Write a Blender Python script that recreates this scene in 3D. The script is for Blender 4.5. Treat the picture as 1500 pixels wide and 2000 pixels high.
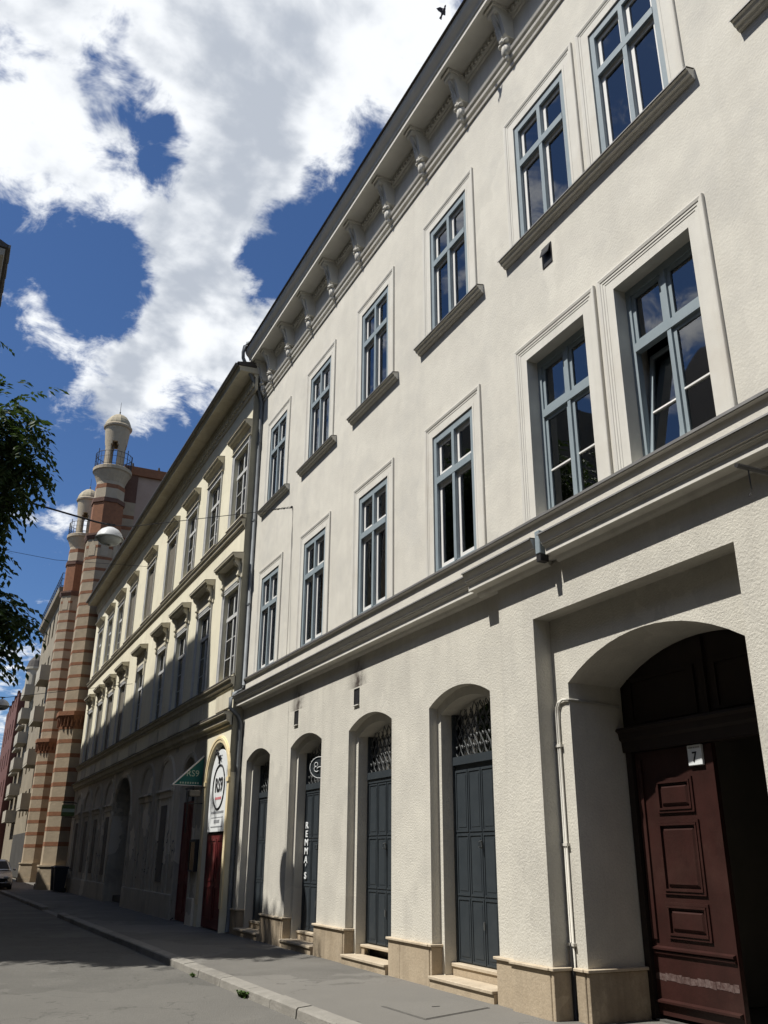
import bpy, bmesh, math, random
from mathutils import Vector, Matrix

for o in list(bpy.data.objects):
    bpy.data.objects.remove(o)
scene = bpy.context.scene
C = scene.collection
rnd = random.Random(7)
R = math.radians

# ------------------------------------------------------------------ camera
FPX = 1710.525
YAW, PITCH, ROLL = 0.448432758, 0.374419618, 0.006244710
def cam_axes():
    cy, sy, cp, sp = math.cos(YAW), math.sin(YAW), math.cos(PITCH), math.sin(PITCH)
    f = Vector((sy*cp, cy*cp, sp)); r = Vector((cy, -sy, 0)); u = r.cross(f)
    cr, sr = math.cos(ROLL), math.sin(ROLL)
    return cr*r+sr*u, -sr*r+cr*u, f
CR, CU, CF = cam_axes()
CZ = 1.63
cd = bpy.data.cameras.new('camera')
cam = bpy.data.objects.new('camera', cd); C.objects.link(cam)
cam.matrix_world = Matrix(((CR.x, CU.x, -CF.x, 0), (CR.y, CU.y, -CF.y, 0), (CR.z, CU.z, -CF.z, CZ), (0, 0, 0, 1)))
cd.sensor_fit = 'VERTICAL'; cd.sensor_height = 36.0; cd.sensor_width = 27.0
cd.lens = FPX/2000*36.0
cd.clip_start = 0.05; cd.clip_end = 3000
scene.camera = cam
def skydir(u, v):                      # direction of a feature of the sky
    d = CR*((u-750)/FPX) + CU*(-(v-1000)/FPX) + CF
    return d.normalized()

# ------------------------------------------------------------------ light
SUN = Vector((1.0, -0.22, -1.68)).normalized()      # way the light travels
sun_el = math.asin(-SUN.z); sun_az = math.atan2(-SUN.x, -SUN.y)
sd = bpy.data.lights.new('sun', 'SUN'); sd.energy = 4.65; sd.angle = R(0.53); sd.color = (1.0, 0.965, 0.90)
so = bpy.data.objects.new('sun', sd); C.objects.link(so)
so.rotation_euler = SUN.to_track_quat('-Z', 'Y').to_euler(); so.location = (-30, 10, 60)

world = bpy.data.worlds.new('World'); scene.world = world; world.use_nodes = True
wn, wl = world.node_tree.nodes, world.node_tree.links
wn.clear()
SKY_STRENGTH = 0.06
def N(t, **k):
    n = wn.new(t)
    for a, b in k.items(): setattr(n, a, b)
    return n
def M(op, a, b=None, c=None, clamp=False):
    n = N('ShaderNodeMath', operation=op, use_clamp=clamp)
    for i, s in enumerate((a, b, c)):
        if s is None: continue
        if isinstance(s, (int, float)): n.inputs[i].default_value = s
        else: wl.new(s, n.inputs[i])
    return n.outputs[0]
out = N('ShaderNodeOutputWorld'); bg = N('ShaderNodeBackground'); bg.inputs[1].default_value = SKY_STRENGTH
sky = N('ShaderNodeTexSky', sky_type='NISHITA', sun_disc=False, sun_elevation=sun_el, sun_rotation=sun_az)
sky.altitude = 200; sky.air_density = 1.0; sky.dust_density = 0.4; sky.ozone_density = 2.5
tc = N('ShaderNodeTexCoord'); sep = N('ShaderNodeSeparateXYZ'); wl.new(tc.outputs['Generated'], sep.inputs[0])
# cloud sheet: project the direction on a flat layer overhead
zc = M('ADD', M('MAXIMUM', sep.outputs[2], 0.0), 0.22)
comb = N('ShaderNodeCombineXYZ')
wl.new(M('DIVIDE', sep.outputs[0], zc), comb.inputs[0]); wl.new(M('DIVIDE', sep.outputs[1], zc), comb.inputs[1])
def noise(scale, detail, rough, off, dist=0.0):
    mp = N('ShaderNodeMapping'); mp.inputs['Location'].default_value = off
    wl.new(comb.outputs[0], mp.inputs[0])
    n = N('ShaderNodeTexNoise', noise_dimensions='2D'); n.inputs['Scale'].default_value = scale; n.inputs['Detail'].default_value = detail
    n.inputs['Roughness'].default_value = rough; n.inputs['Distortion'].default_value = dist
    wl.new(mp.outputs[0], n.inputs[0]); return n.outputs[0]
n1 = noise(4.2, 6, 0.58, (0.3, 0.1, 0), 0.15)
n2 = noise(14.0, 5, 0.66, (4.1, 2.7, 0), 0.3)
base = M('ADD', M('MULTIPLY', M('SUBTRACT', n1, 0.5), 2.2), M('MULTIPLY', M('SUBTRACT', n2, 0.5), 1.15))
# cumulus heaps (+) and the gaps between them (-): place in the sky, half width in degrees, weight
HEAPS = [
 (80, 350, 6.0, .46), (20, 190, 4.5, .40), (300, 30, 8.0, .42), (560, 60, 9.0, .44), (760, 90, 8, .36),
 (480, 210, 5, .40), (530, 330, 4.5, .46), (400, 450, 3.4, .46), (330, 540, 2.6, .36), (320, 690, 4.6, .62), (160, 725, 4.4, .72), (460, 650, 4.0, .62), (90, 690, 2.6, .3),
 (30, 600, 6.0, -.62), (200, 560, 3.0, -.45), (140, 120, 1.5, -.22), (225, 165, 1.8, -.27), (290, 215, 1.7, -.28), (325, 285, 1.7, -.34), (320, 345, 1.4, -.22), (90, 60, 2.5, .12), (330, 110, 2.2, .15), (5, 115, 1.8, -.4), (240, 365, 1.6, -.2), (120, 480, 2.2, .25), (690, 300, 3.2, -.70), (575, 490, 3.2, -.66), (500, 540, 2.0, -.34), (220, 490, 2.2, -.3), (650, 410, 3.2, -.5),
 (380, 860, 4.0, -.45), (110, 900, 3.4, -.22), (20, 700, 2.2, -.3), (40, 1130, 4.0, -.15), 
]
add = None
for (u, v, hw, w) in HEAPS:
    d = skydir(u, v)
    dt = N('ShaderNodeVectorMath', operation='DOT_PRODUCT'); wl.new(tc.outputs['Generated'], dt.inputs[0]); dt.inputs[1].default_value = d
    k = 1.0/(1.0-math.cos(R(hw)))
    e = N('ShaderNodeMapRange', interpolation_type='SMOOTHERSTEP'); wl.new(dt.outputs['Value'], e.inputs[0]); e.inputs[1].default_value = 1.0-2.3/k; e.inputs[2].default_value = 1.0; e.inputs[4].default_value = w*(.74 if w > 0 else .95)
    add = e.outputs[0] if add is None else M('ADD', add, e.outputs[0])
CLOUD_BIAS = -0.02
dens = M('ADD', M('ADD', base, add), CLOUD_BIAS)
mr = N('ShaderNodeMapRange', interpolation_type='SMOOTHSTEP'); mr.inputs[1].default_value = -0.08; mr.inputs[2].default_value = 0.42
wl.new(dens, mr.inputs[0]); cover = mr.outputs[0]
# soft relief: billows lit from the sun side, grey undersides
n3 = noise(3.6, 3, 0.55, (7.7, 1.3, 0))
n4 = noise(4.2, 4, 0.58, (0.3+.05, 0.1-.013, 0), 0.15)
rel = M('ADD', M('MULTIPLY', M('SUBTRACT', n4, n1), 4.2), M('MULTIPLY', M('SUBTRACT', n3, 0.5), 1.5))
thick = N('ShaderNodeMapRange', interpolation_type='SMOOTHSTEP'); thick.inputs[1].default_value = -0.35; thick.inputs[2].default_value = 0.75
wl.new(M('ADD', rel, M('MULTIPLY', M('SUBTRACT', dens, 0.55), 0.55)), thick.inputs[0])
cw = N('ShaderNodeMix', data_type='RGBA'); wl.new(thick.outputs[0], cw.inputs[0])
CB = 1.0/SKY_STRENGTH
cw.inputs[6].default_value = (0.78*CB, 0.80*CB, 0.82*CB, 1); cw.inputs[7].default_value = (0.40*CB, 0.435*CB, 0.49*CB, 1)
skt = N('ShaderNodeMix', data_type='RGBA', blend_type='MULTIPLY'); skt.inputs[0].default_value = 1.0
wl.new(sky.outputs[0], skt.inputs[6]); skt.inputs[7].default_value = (.66, .88, 1.18, 1)
mx = N('ShaderNodeMix', data_type='RGBA'); wl.new(M('MULTIPLY', M('MULTIPLY', cover, 0.96), M('MULTIPLY', sep.outputs[2], 12.0, clamp=True)), mx.inputs[0])
wl.new(skt.outputs[2], mx.inputs[6]); wl.new(cw.outputs[2], mx.inputs[7])
wl.new(mx.outputs[2], bg.inputs[0]); wl.new(bg.outputs[0], out.inputs[0])
world.cycles.sampling_method = 'MANUAL'; world.cycles.sample_map_resolution = 512

vs = scene.view_settings
vs.view_transform = 'Standard'; vs.look = 'None'; vs.gamma = 1.0; vs.use_curve_mapping = False
vs.exposure = 0.40
cy = scene.cycles
cy.use_denoising = True; cy.max_bounces = 6; cy.diffuse_bounces = 3; cy.glossy_bounces = 3; cy.transmission_bounces = 3; cy.transparent_max_bounces = 8
cy.caustics_reflective = False; cy.caustics_refractive = False

# ------------------------------------------------------------------ materials
MATS = {}
def lin(c):
    return tuple(((x/255)/12.92 if x/255 <= 0.04045 else ((x/255+0.055)/1.055)**2.4) for x in c)
def mat(name, c1, c2=None, scale=2.0, rough=0.85, bump=0.0, bscale=60.0, streak=0.0, spec=0.3, metal=0.0, grime=None, fine=0.0, patch=0.0, crack=0.0, soot=None, detail=4):
    m = bpy.data.materials.new(name); m.use_nodes = True
    nt = m.node_tree; nd = nt.nodes; lk = nt.links
    b = nd['Principled BSDF']; b.inputs['Roughness'].default_value = rough; b.inputs['Metallic'].default_value = metal
    b.inputs['Specular IOR Level'].default_value = spec
    c2 = c2 or c1
    geo = nd.new('ShaderNodeNewGeometry')
    n = nd.new('ShaderNodeTexNoise'); n.inputs['Scale'].default_value = scale; n.inputs['Detail'].default_value = detail; n.inputs['Roughness'].default_value = 0.62
    lk.new(geo.outputs['Position'], n.inputs['Vector'])
    rp = nd.new('ShaderNodeMapRange'); rp.inputs[1].default_value = 0.32; rp.inputs[2].default_value = 0.68
    lk.new(n.outputs[0], rp.inputs[0])
    mx = nd.new('ShaderNodeMix'); mx.data_type = 'RGBA'; lk.new(rp.outputs[0], mx.inputs[0])
    mx.inputs[6].default_value = (*c1, 1); mx.inputs[7].default_value = (*c2, 1)
    col = mx.outputs[2]
    def over(fac, colour):
        nonlocal col
        q = nd.new('ShaderNodeMix'); q.data_type = 'RGBA'; lk.new(fac, q.inputs[0]); lk.new(col, q.inputs[6]); q.inputs[7].default_value = (*colour, 1); col = q.outputs[2]
    def mth(op, a, bb):
        q = nd.new('ShaderNodeMath'); q.operation = op
        for i, s in enumerate((a, bb)):
            if isinstance(s, (int, float)): q.inputs[i].default_value = s
            else: lk.new(s, q.inputs[i])
        return q.outputs[0]
    if streak:                                   # rain streaks running down the surface
        mp = nd.new('ShaderNodeMapping'); mp.inputs['Scale'].default_value = (5.0, 5.0, 0.35); lk.new(geo.outputs['Position'], mp.inputs[0])
        s = nd.new('ShaderNodeTexNoise'); s.inputs['Scale'].default_value = 1.0; s.inputs['Detail'].default_value = 3; s.inputs['Roughness'].default_value = 0.65
        lk.new(mp.outputs[0], s.inputs['Vector'])
        r2 = nd.new('ShaderNodeMapRange'); r2.inputs[1].default_value = 0.5; r2.inputs[2].default_value = 0.78; r2.inputs[4].default_value = streak; lk.new(s.outputs[0], r2.inputs[0])
        over(r2.outputs[0], tuple(x*0.55 for x in (grime or c1)))
    if grime:
        g = nd.new('ShaderNodeTexNoise'); g.inputs['Scale'].default_value = scale*0.37; g.inputs['Detail'].default_value = 4; g.inputs['Roughness'].default_value = 0.7
        lk.new(geo.outputs['Position'], g.inputs['Vector'])
        r3 = nd.new('ShaderNodeMapRange'); r3.inputs[1].default_value = 0.5; r3.inputs[2].default_value = 0.75; r3.inputs[4].default_value = 0.75; lk.new(g.outputs[0], r3.inputs[0])
        over(r3.outputs[0], grime)
    if fine:                                     # specks
        g = nd.new('ShaderNodeTexNoise'); g.inputs['Scale'].default_value = 38; g.inputs['Detail'].default_value = 1
        lk.new(geo.outputs['Position'], g.inputs['Vector'])
        r3 = nd.new('ShaderNodeMapRange'); r3.inputs[1].default_value = 0.42; r3.inputs[2].default_value = 0.72; r3.inputs[4].default_value = fine; lk.new(g.outputs[0], r3.inputs[0])
        over(r3.outputs[0], tuple(x*0.5 for x in c1))
    if patch:                                    # repairs and repainted areas with an edge of their own
        g = nd.new('ShaderNodeTexVoronoi'); g.inputs['Scale'].default_value = .42; g.distance = 'MANHATTAN'
        dn_ = nd.new('ShaderNodeTexNoise'); dn_.inputs['Scale'].default_value = 1.7; dn_.inputs['Detail'].default_value = 3; lk.new(geo.outputs['Position'], dn_.inputs['Vector'])
        va = nd.new('ShaderNodeVectorMath'); va.operation = 'MULTIPLY_ADD'; lk.new(dn_.outputs['Color'], va.inputs[0]); va.inputs[1].default_value = (1.1, 1.1, 1.1); lk.new(geo.outputs['Position'], va.inputs[2])
        lk.new(va.outputs[0], g.inputs['Vector'])
        sx_ = nd.new('ShaderNodeSeparateColor'); lk.new(g.outputs['Color'], sx_.inputs[0])
        over(mth('MULTIPLY', sx_.outputs[0], patch), tuple(x*0.62 for x in c1))
        over(mth('MULTIPLY', mth('GREATER_THAN', sx_.outputs[1], .72), patch*.8), tuple(min(1, x*1.16) for x in c1))
    if crack:
        g = nd.new('ShaderNodeTexVoronoi'); g.feature = 'DISTANCE_TO_EDGE'; g.inputs['Scale'].default_value = crack
        dn_ = nd.new('ShaderNodeTexNoise'); dn_.inputs['Scale'].default_value = 2.4; dn_.inputs['Detail'].default_value = 4; lk.new(geo.outputs['Position'], dn_.inputs['Vector'])
        va = nd.new('ShaderNodeVectorMath'); va.operation = 'MULTIPLY_ADD'; lk.new(dn_.outputs['Color'], va.inputs[0]); va.inputs[1].default_value = (.9, .9, .9); lk.new(geo.outputs['Position'], va.inputs[2])
        lk.new(va.outputs[0], g.inputs['Vector'])
        r3 = nd.new('ShaderNodeMapRange'); r3.inputs[1].default_value = 0.0; r3.inputs[2].default_value = .011; r3.inputs[3].default_value = .6; r3.inputs[4].default_value = 0.0; lk.new(g.outputs['Distance'], r3.inputs[0])
        over(mth('MULTIPLY', r3.outputs[0], mth('GREATER_THAN', dn_.outputs[0], .47)), tuple(x*0.35 for x in c1))
    if soot:                                     # smoke stains rising above the flue vents: (y, z)
        sp = nd.new('ShaderNodeSeparateXYZ'); lk.new(geo.outputs['Position'], sp.inputs[0])
        sn = nd.new('ShaderNodeTexNoise'); sn.inputs['Scale'].default_value = 7.0; sn.inputs['Detail'].default_value = 5; lk.new(geo.outputs['Position'], sn.inputs['Vector'])
        for (sy, sz) in soot:
            dz = mth('SUBTRACT', sp.outputs[2], sz)
            wob = mth('MULTIPLY', mth('SUBTRACT', sn.outputs[0], 0.5), 0.25)
            dy = mth('ADD', mth('SUBTRACT', sp.outputs[1], sy), wob)
            e1 = mth('POWER', 2.718, mth('MULTIPLY', mth('MULTIPLY', dy, dy), -13.0))
            up = mth('MULTIPLY', mth('GREATER_THAN', dz, -0.02), mth('POWER', 2.718, mth('MULTIPLY', mth('MULTIPLY', dz, dz), -3.2)))
            f = mth('MULTIPLY', mth('MULTIPLY', e1, up), mth('MULTIPLY', mth('SUBTRACT', sn.outputs[0], .12), 2.0))
            q = nd.new('ShaderNodeMath'); q.operation = 'MULTIPLY'; q.use_clamp = True; lk.new(f, q.inputs[0]); q.inputs[1].default_value = 1.0
            over(q.outputs[0], (0.055, 0.042, 0.035))
    lk.new(col, b.inputs['Base Color'])
    if bump:
        bn = nd.new('ShaderNodeTexNoise'); bn.inputs['Scale'].default_value = bscale; bn.inputs['Detail'].default_value = 2; bn.inputs['Roughness'].default_value = 0.6
        lk.new(geo.outputs['Position'], bn.inputs['Vector'])
        bp_ = nd.new('ShaderNodeBump'); bp_.inputs['Strength'].default_value = bump; bp_.inputs['Distance'].default_value = 0.02
        lk.new(bn.outputs[0], bp_.inputs['Height']); lk.new(bp_.outputs[0], b.inputs['Normal'])
    MATS[name] = m
    return m
def glass_mat(name, ior=1.6, tint=(0.75, 0.8, 0.8)):
    m = bpy.data.materials.new(name); m.use_nodes = True
    nt = m.node_tree; nd = nt.nodes; lk = nt.links; nd.clear()
    o = nd.new('ShaderNodeOutputMaterial'); mx = nd.new('ShaderNodeMixShader')
    t = nd.new('ShaderNodeBsdfTransparent'); t.inputs[0].default_value = (*tint, 1)
    g = nd.new('ShaderNodeBsdfGlossy'); g.inputs['Roughness'].default_value = 0.012
    geo = nd.new('ShaderNodeNewGeometry'); nz = nd.new('ShaderNodeTexNoise'); nz.inputs['Scale'].default_value = 1.6; nz.inputs['Detail'].default_value = 1
    lk.new(geo.outputs['Position'], nz.inputs['Vector'])
    bm_ = nd.new('ShaderNodeBump'); bm_.inputs['Strength'].default_value = 0.05; bm_.inputs['Distance'].default_value = 0.05
    lk.new(nz.outputs[0], bm_.inputs['Height']); lk.new(bm_.outputs[0], g.inputs['Normal'])
    f = nd.new('ShaderNodeFresnel'); f.inputs[0].default_value = ior
    lk.new(f.outputs[0], mx.inputs[0]); lk.new(t.outputs[0], mx.inputs[1]); lk.new(g.outputs[0], mx.inputs[2]); lk.new(mx.outputs[0], o.inputs[0])
    MATS[name] = m; return m

mat('plaster_white', (.655, .628, .555), (.575, .55, .488), 2.1, .92, .2, 30, streak=.09, grime=(.50, .485, .445), patch=.13)
mat('plaster_rough', (.65, .62, .54), (.55, .525, .462), 1.7, .95, .42, 42, streak=.22, grime=(.49, .465, .41), fine=.14, patch=.22, soot=[(17.42, 4.47), (14.36, 4.46)])
mat('trim_white', (.66, .64, .58), (.60, .58, .525), 2.2, .85, .12, 60, streak=.22, grime=(.55, .51, .44))
mat('soffit_white', (.66, .64, .58), (.60, .58, .525), 2.0, .9, .1, 60, streak=.1)
mat('window_blue', (.265, .315, .34), (.23, .278, .303), 5.0, .55, .05, 40)
mat('sash_white', (.78, .77, .74), (.72, .71, .68), 4.0, .45)
mat('sheet_metal', (.17, .165, .155), (.13, .125, .12), 3.0, .5, .03, 30, metal=.3)
mat('limestone', (.47, .385, .275), (.36, .285, .195), 3.8, .8, .25, 35, streak=.6, grime=(.20, .155, .11), fine=.4, patch=.35)
mat('limestone_cap', (.54, .46, .345), (.45, .37, .265), 3.4, .75, .15, 35, grime=(.30, .24, .17), fine=.25)
mat('door_grey', (.040, .048, .054), (.032, .039, .045), 4.0, .45, .06, 25)
mat('iron', (.02, .02, .022), (.03, .028, .027), 6.0, .5)
mat('grille_grey', (.12, .125, .125), (.09, .095, .095), 6.0, .45)
mat('gate_brown', (.041, .016, .0135), (.028, .012, .010), 3.0, .36, .12, 18, grime=(.052, .026, .021), streak=.45)
mat('gate_dark', (.022, .014, .011), (.015, .010, .008), 3.0, .6)
mat('scrape', (.155, .115, .105), (.06, .03, .026), 22.0, .8, grime=(.045, .02, .016))
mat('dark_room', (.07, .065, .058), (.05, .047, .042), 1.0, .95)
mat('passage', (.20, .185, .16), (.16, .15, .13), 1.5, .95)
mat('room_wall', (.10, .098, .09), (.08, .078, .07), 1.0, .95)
glass_mat('glass', 2.7)
mat('curtain', (.55, .54, .50), (.46, .45, .42), 3.0, .9)
glass_mat('glass_old', 2.2, (.6, .64, .64))
mat('cream', (.78, .73, .565), (.72, .675, .515), 1.1, .92, .2, 50, streak=.2, grime=(.58, .53, .41), patch=.15)
mat('cream_trim', (.62, .575, .455), (.55, .51, .40), 2.0, .9, .1, 50, streak=.4, grime=(.46, .40, .28))
mat('cream_low', (.66, .60, .49), (.44, .40, .32), 1.6, .95, .6, 22, streak=.5, grime=(.10, .085, .065), fine=.4, patch=.8)
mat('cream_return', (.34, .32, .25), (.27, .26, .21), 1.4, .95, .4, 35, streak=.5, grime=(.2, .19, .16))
mat('frame_old', (.58, .58, .56), (.46, .46, .45), 6.0, .7)
mat('shutter_grey', (.17, .15, .12), (.12, .11, .09), 4.0, .8)
mat('roof_dark', (.06, .055, .05), (.085, .075, .065), 3.0, .8, .2, 14)
mat('zinc', (.20, .215, .225), (.15, .16, .17), 4.0, .65, .03, 20, metal=.15)
mat('asphalt', (.142, .136, .122), (.108, .104, .094), .9, .9, .7, 70, grime=(.18, .172, .153), fine=.5, patch=.5, crack=.55)
mat('pavement', (.185, .176, .158), (.138, .131, .117), .9, .92, .6, 80, grime=(.10, .094, .083), fine=.5, patch=.5, crack=.42)
mat('kerb', (.27, .255, .225), (.18, .168, .146), 3.5, .85, .5, 30, grime=(.10, .095, .082), fine=.45, patch=.35)
mat('iron_cover', (.085, .082, .076), (.11, .105, .095), 5.0, .8, .4, 40)
mat('stone_band', (.395, .32, .225), (.32, .26, .185), 1.8, .9, .5, 9, grime=(.27, .22, .15))
mat('brick_band', (.26, .12, .062), (.20, .092, .05), 5.0, .9, .5, 14)
mat('brick_dark', (.14, .078, .055), (.11, .06, .044), 5.0, .9, .6, 14)
mat('lantern_stone', (.42, .355, .26), (.36, .30, .215), 3.0, .9, .4, 14)
mat('dome', (.42, .36, .25), (.34, .29, .2), 3.0, .8)
mat('pink_wall', (.40, .30, .24), (.35, .26, .205), 1.5, .9, .2, 20)
mat('beige_wall', (.31, .265, .19), (.235, .20, .145), 1.0, .92, .3, 14, streak=.5, grime=(.24, .21, .16))
mat('white_far', (.42, .385, .31), (.35, .32, .26), 1.5, .9)
mat('red_wall', (.15, .066, .052), (.12, .053, .043), 1.5, .9, .2, 10)
mat('pink_far', (.42, .22, .2), (.36, .19, .17), 1.0, .9)
mat('grey_opposite', (.33, .30, .25), (.27, .245, .2), .8, .95, .3, 14, streak=.4)
mat('sign_white', (.74, .76, .76), (.70, .72, .72), 2.0, .6)
mat('print_black', (.02, .02, .022), None, 2.0, .7)
mat('print_grey', (.33, .34, .35), None, 2.0, .7)
mat('print_red', (.62, .12, .14), None, 2.0, .7)
mat('awning_green', (.018, .125, .115), (.014, .10, .09), 4.0, .75)
mat('awning_white', (.70, .66, .62), None, 4.0, .7)
mat('print_mint', (.42, .50, .40), None, 4.0, .7)
mat('door_red', (.13, .018, .018), (.085, .012, .013), 5.0, .5, .1, 15, streak=.4, grime=(.22, .09, .08))
mat('yellow_arch', (.76, .64, .40), (.69, .57, .34), 2.0, .9, .1, 30)
mat('bark', (.07, .055, .042), (.045, .036, .028), 9.0, .95, .8, 20)
mat('leaf', (.034, .058, .018), (.020, .038, .013), 3.0, .6)
mat('weed', (.07, .12, .025), (.05, .09, .02), 9.0, .7)
mat('terracotta', (.55, .56, .52), (.48, .49, .45), 5.0, .7)
mat('car_paint', (.42, .43, .45), (.40, .41, .43), 2.0, .28, spec=.6, metal=.5)
mat('rubber', (.015, .015, .015), None, 2.0, .8)
mat('bin_plastic', (.018, .022, .032), (.014, .017, .025), 4.0, .5)
mat('lamp_white', (.62, .63, .63), (.55, .56, .56), 4.0, .4)
mat('lamp_glass', (.40, .42, .41), (.34, .36, .35), 4.0, .3)
mat('bird_grey', (.06, .06, .075), (.09, .09, .11), 12.0, .8)
mat('sign_green', (.14, .20, .06), (.11, .15, .05), 4.0, .6)
mat('graffiti', (.04, .04, .045), (.09, .08, .09), 12.0, .85)
mat('paper', (.72, .66, .55), None, 4.0, .8)
lm = MATS['leaf'].node_tree; pb = lm.nodes['Principled BSDF']
tr = lm.nodes.new('ShaderNodeBsdfTranslucent'); tr.inputs[0].default_value = (.10, .17, .03, 1)
ms = lm.nodes.new('ShaderNodeMixShader'); ms.inputs[0].default_value = .15
lo = lm.nodes['Material Output']; lm.links.new(pb.outputs[0], ms.inputs[1]); lm.links.new(tr.outputs[0], ms.inputs[2]); lm.links.new(ms.outputs[0], lo.inputs[0])

# ------------------------------------------------------------------ mesh helpers
W = {}                                            # world location of every object made here
def empty(name, loc=(0, 0, 0), parent=None):
    o = bpy.data.objects.new(name, None); C.objects.link(o); o.empty_display_size = .2
    loc = Vector(loc); o.location = loc - (W[parent.name] if parent else Vector((0, 0, 0)))
    if parent: o.parent = parent
    W[o.name] = loc; return o
def tag(o, label=None, cat=None, group=None, kind=None):
    if label: o['label'] = label
    if cat: o['category'] = cat
    if group: o['group'] = group
    if kind: o['kind'] = kind
    return o
class MB:
    def __init__(s): s.v = []; s.f = []; s.sm = False
    def quad(s, *p):
        n = len(s.v); s.v += [tuple(q) for q in p]; s.f.append(tuple(range(n, n+len(p)))); return s
    def box(s, x0, x1, y0, y1, z0, z1):
        n = len(s.v)
        s.v += [(x, y, z) for x in (x0, x1) for y in (y0, y1) for z in (z0, z1)]
        for f in ((0, 1, 3, 2), (4, 6, 7, 5), (0, 4, 5, 1), (2, 3, 7, 6), (0, 2, 6, 4), (1, 5, 7, 3)): s.f.append(tuple(n+i for i in f))
        return s
    def chamfer(s, x0, x1, y0, y1, z0, z1, c=.01):     # box with its edges taken off
        n = len(s.v); P = []
        for x, sx in ((x0, 1), (x1, -1)):
            for y, sy in ((y0, 1), (y1, -1)):
                for z, sz in ((z0, 1), (z1, -1)):
                    P += [(x, y+sy*c, z+sz*c), (x+sx*c, y, z+sz*c), (x+sx*c, y+sy*c, z)]
        s.v += P
        I = lambda i, j, k, a: n+((i*2+j)*2+k)*3+a
        for i in (0, 1): s.f.append((I(i,0,0,0), I(i,0,1,0), I(i,1,1,0), I(i,1,0,0)))
        for j in (0, 1): s.f.append((I(0,j,0,1), I(0,j,1,1), I(1,j,1,1), I(1,j,0,1)))
        for k in (0, 1): s.f.append((I(0,0,k,2), I(0,1,k,2), I(1,1,k,2), I(1,0,k,2)))
        for i in (0, 1):
            for j in (0, 1): s.f.append((I(i,j,0,0), I(i,j,1,0), I(i,j,1,1), I(i,j,0,1)))
        for i in (0, 1):
            for k in (0, 1): s.f.append((I(i,0,k,0), I(i,1,k,0), I(i,1,k,2), I(i,0,k,2)))
        for j in (0, 1):
            for k in (0, 1): s.f.append((I(0,j,k,1), I(1,j,k,1), I(1,j,k,2), I(0,j,k,2)))
        for i in (0, 1):
            for j in (0, 1):
                for k in (0, 1): s.f.append((I(i,j,k,0), I(i,j,k,1), I(i,j,k,2)))
        return s
    def prism(s, prof, y0, y1):                    # closed (x,z) outline drawn out along y
        n = len(s.v); m = len(prof)
        s.v += [(x, y0, z) for x, z in prof] + [(x, y1, z) for x, z in prof]
        for i in range(m): j = (i+1) % m; s.f.append((n+i, n+j, n+m+j, n+m+i))
        s.f.append(tuple(n+i for i in range(m))); s.f.append(tuple(n+m+i for i in reversed(range(m)))); return s
    def slab(s, poly, z0, z1):                     # closed (x,y) outline drawn up
        n = len(s.v); m = len(poly)
        s.v += [(x, y, z0) for x, y in poly] + [(x, y, z1) for x, y in poly]
        for i in range(m): j = (i+1) % m; s.f.append((n+i, n+j, n+m+j, n+m+i))
        s.f.append(tuple(n+i for i in range(m))); s.f.append(tuple(n+m+i for i in reversed(range(m)))); return s
    def plate(s, poly, x0, x1):                    # closed (y,z) outline drawn along x
        n = len(s.v); m = len(poly)
        s.v += [(x0, y, z) for y, z in poly] + [(x1, y, z) for y, z in poly]
        for i in range(m): j = (i+1) % m; s.f.append((n+i, n+j, n+m+j, n+m+i))
        s.f.append(tuple(n+i for i in range(m))); s.f.append(tuple(n+m+i for i in reversed(range(m)))); return s
    def frame3(s, y0, y1, z0, z1, prof, x=0.0):    # moulding mitred up one side, over the top and down the other; prof = (outwards, proud)
        n = len(s.v); m = len(prof)
        for k in range(4):
            for u, t in prof:
                s.v.append(((x-t), (y0-u if k < 2 else y1+u), (z0 if k in (0, 3) else z1+u)))
        for k in range(3):
            for i in range(m-1): s.f.append((n+k*m+i, n+k*m+i+1, n+(k+1)*m+i+1, n+(k+1)*m+i))
        for k in (0, 3): s.f.append(tuple(n+k*m+i for i in range(m)))
        return s
    def tube(s, pts, r, k=8, cap=True, r1=None):
        pts = [Vector(p) for p in pts]; n = len(s.v); L = len(pts)
        for i, p in enumerate(pts):
            t = (pts[min(i+1, L-1)]-pts[max(i-1, 0)]).normalized()
            a = Vector((0, 0, 1)) if abs(t.z) < .9 else Vector((1, 0, 0))
            b = t.cross(a).normalized(); c = t.cross(b)
            rr = r if r1 is None else r+(r1-r)*i/(L-1)
            for q in range(k):
                w = 2*math.pi*q/k; s.v.append(tuple(p+(b*math.cos(w)+c*math.sin(w))*rr))
        for i in range(L-1):
            for q in range(k):
                q2 = (q+1) % k; s.f.append((n+i*k+q, n+i*k+q2, n+(i+1)*k+q2, n+(i+1)*k+q))
        if cap: s.f.append(tuple(n+q for q in range(k))); s.f.append(tuple(n+(L-1)*k+q for q in reversed(range(k))))
        return s
    def lathe(s, prof, cx=0, cy=0, k=24, ph=0.0, axis='z', cz=0):
        n = len(s.v); m = len(prof)
        for r, z in prof:
            for q in range(k):
                w = ph+2*math.pi*q/k
                if axis == 'z': s.v.append((cx+r*math.cos(w), cy+r*math.sin(w), z))
                elif axis == 'x': s.v.append((z, cy+r*math.cos(w), cz+r*math.sin(w)))
                else: s.v.append((cx+r*math.cos(w), z, cz+r*math.sin(w)))
        for i in range(m-1):
            for q in range(k): q2 = (q+1) % k; s.f.append((n+i*k+q, n+i*k+q2, n+(i+1)*k+q2, n+(i+1)*k+q))
        s.f.append(tuple(n+q for q in range(k))); s.f.append(tuple(n+(m-1)*k+q for q in reversed(range(k)))); return s
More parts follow.
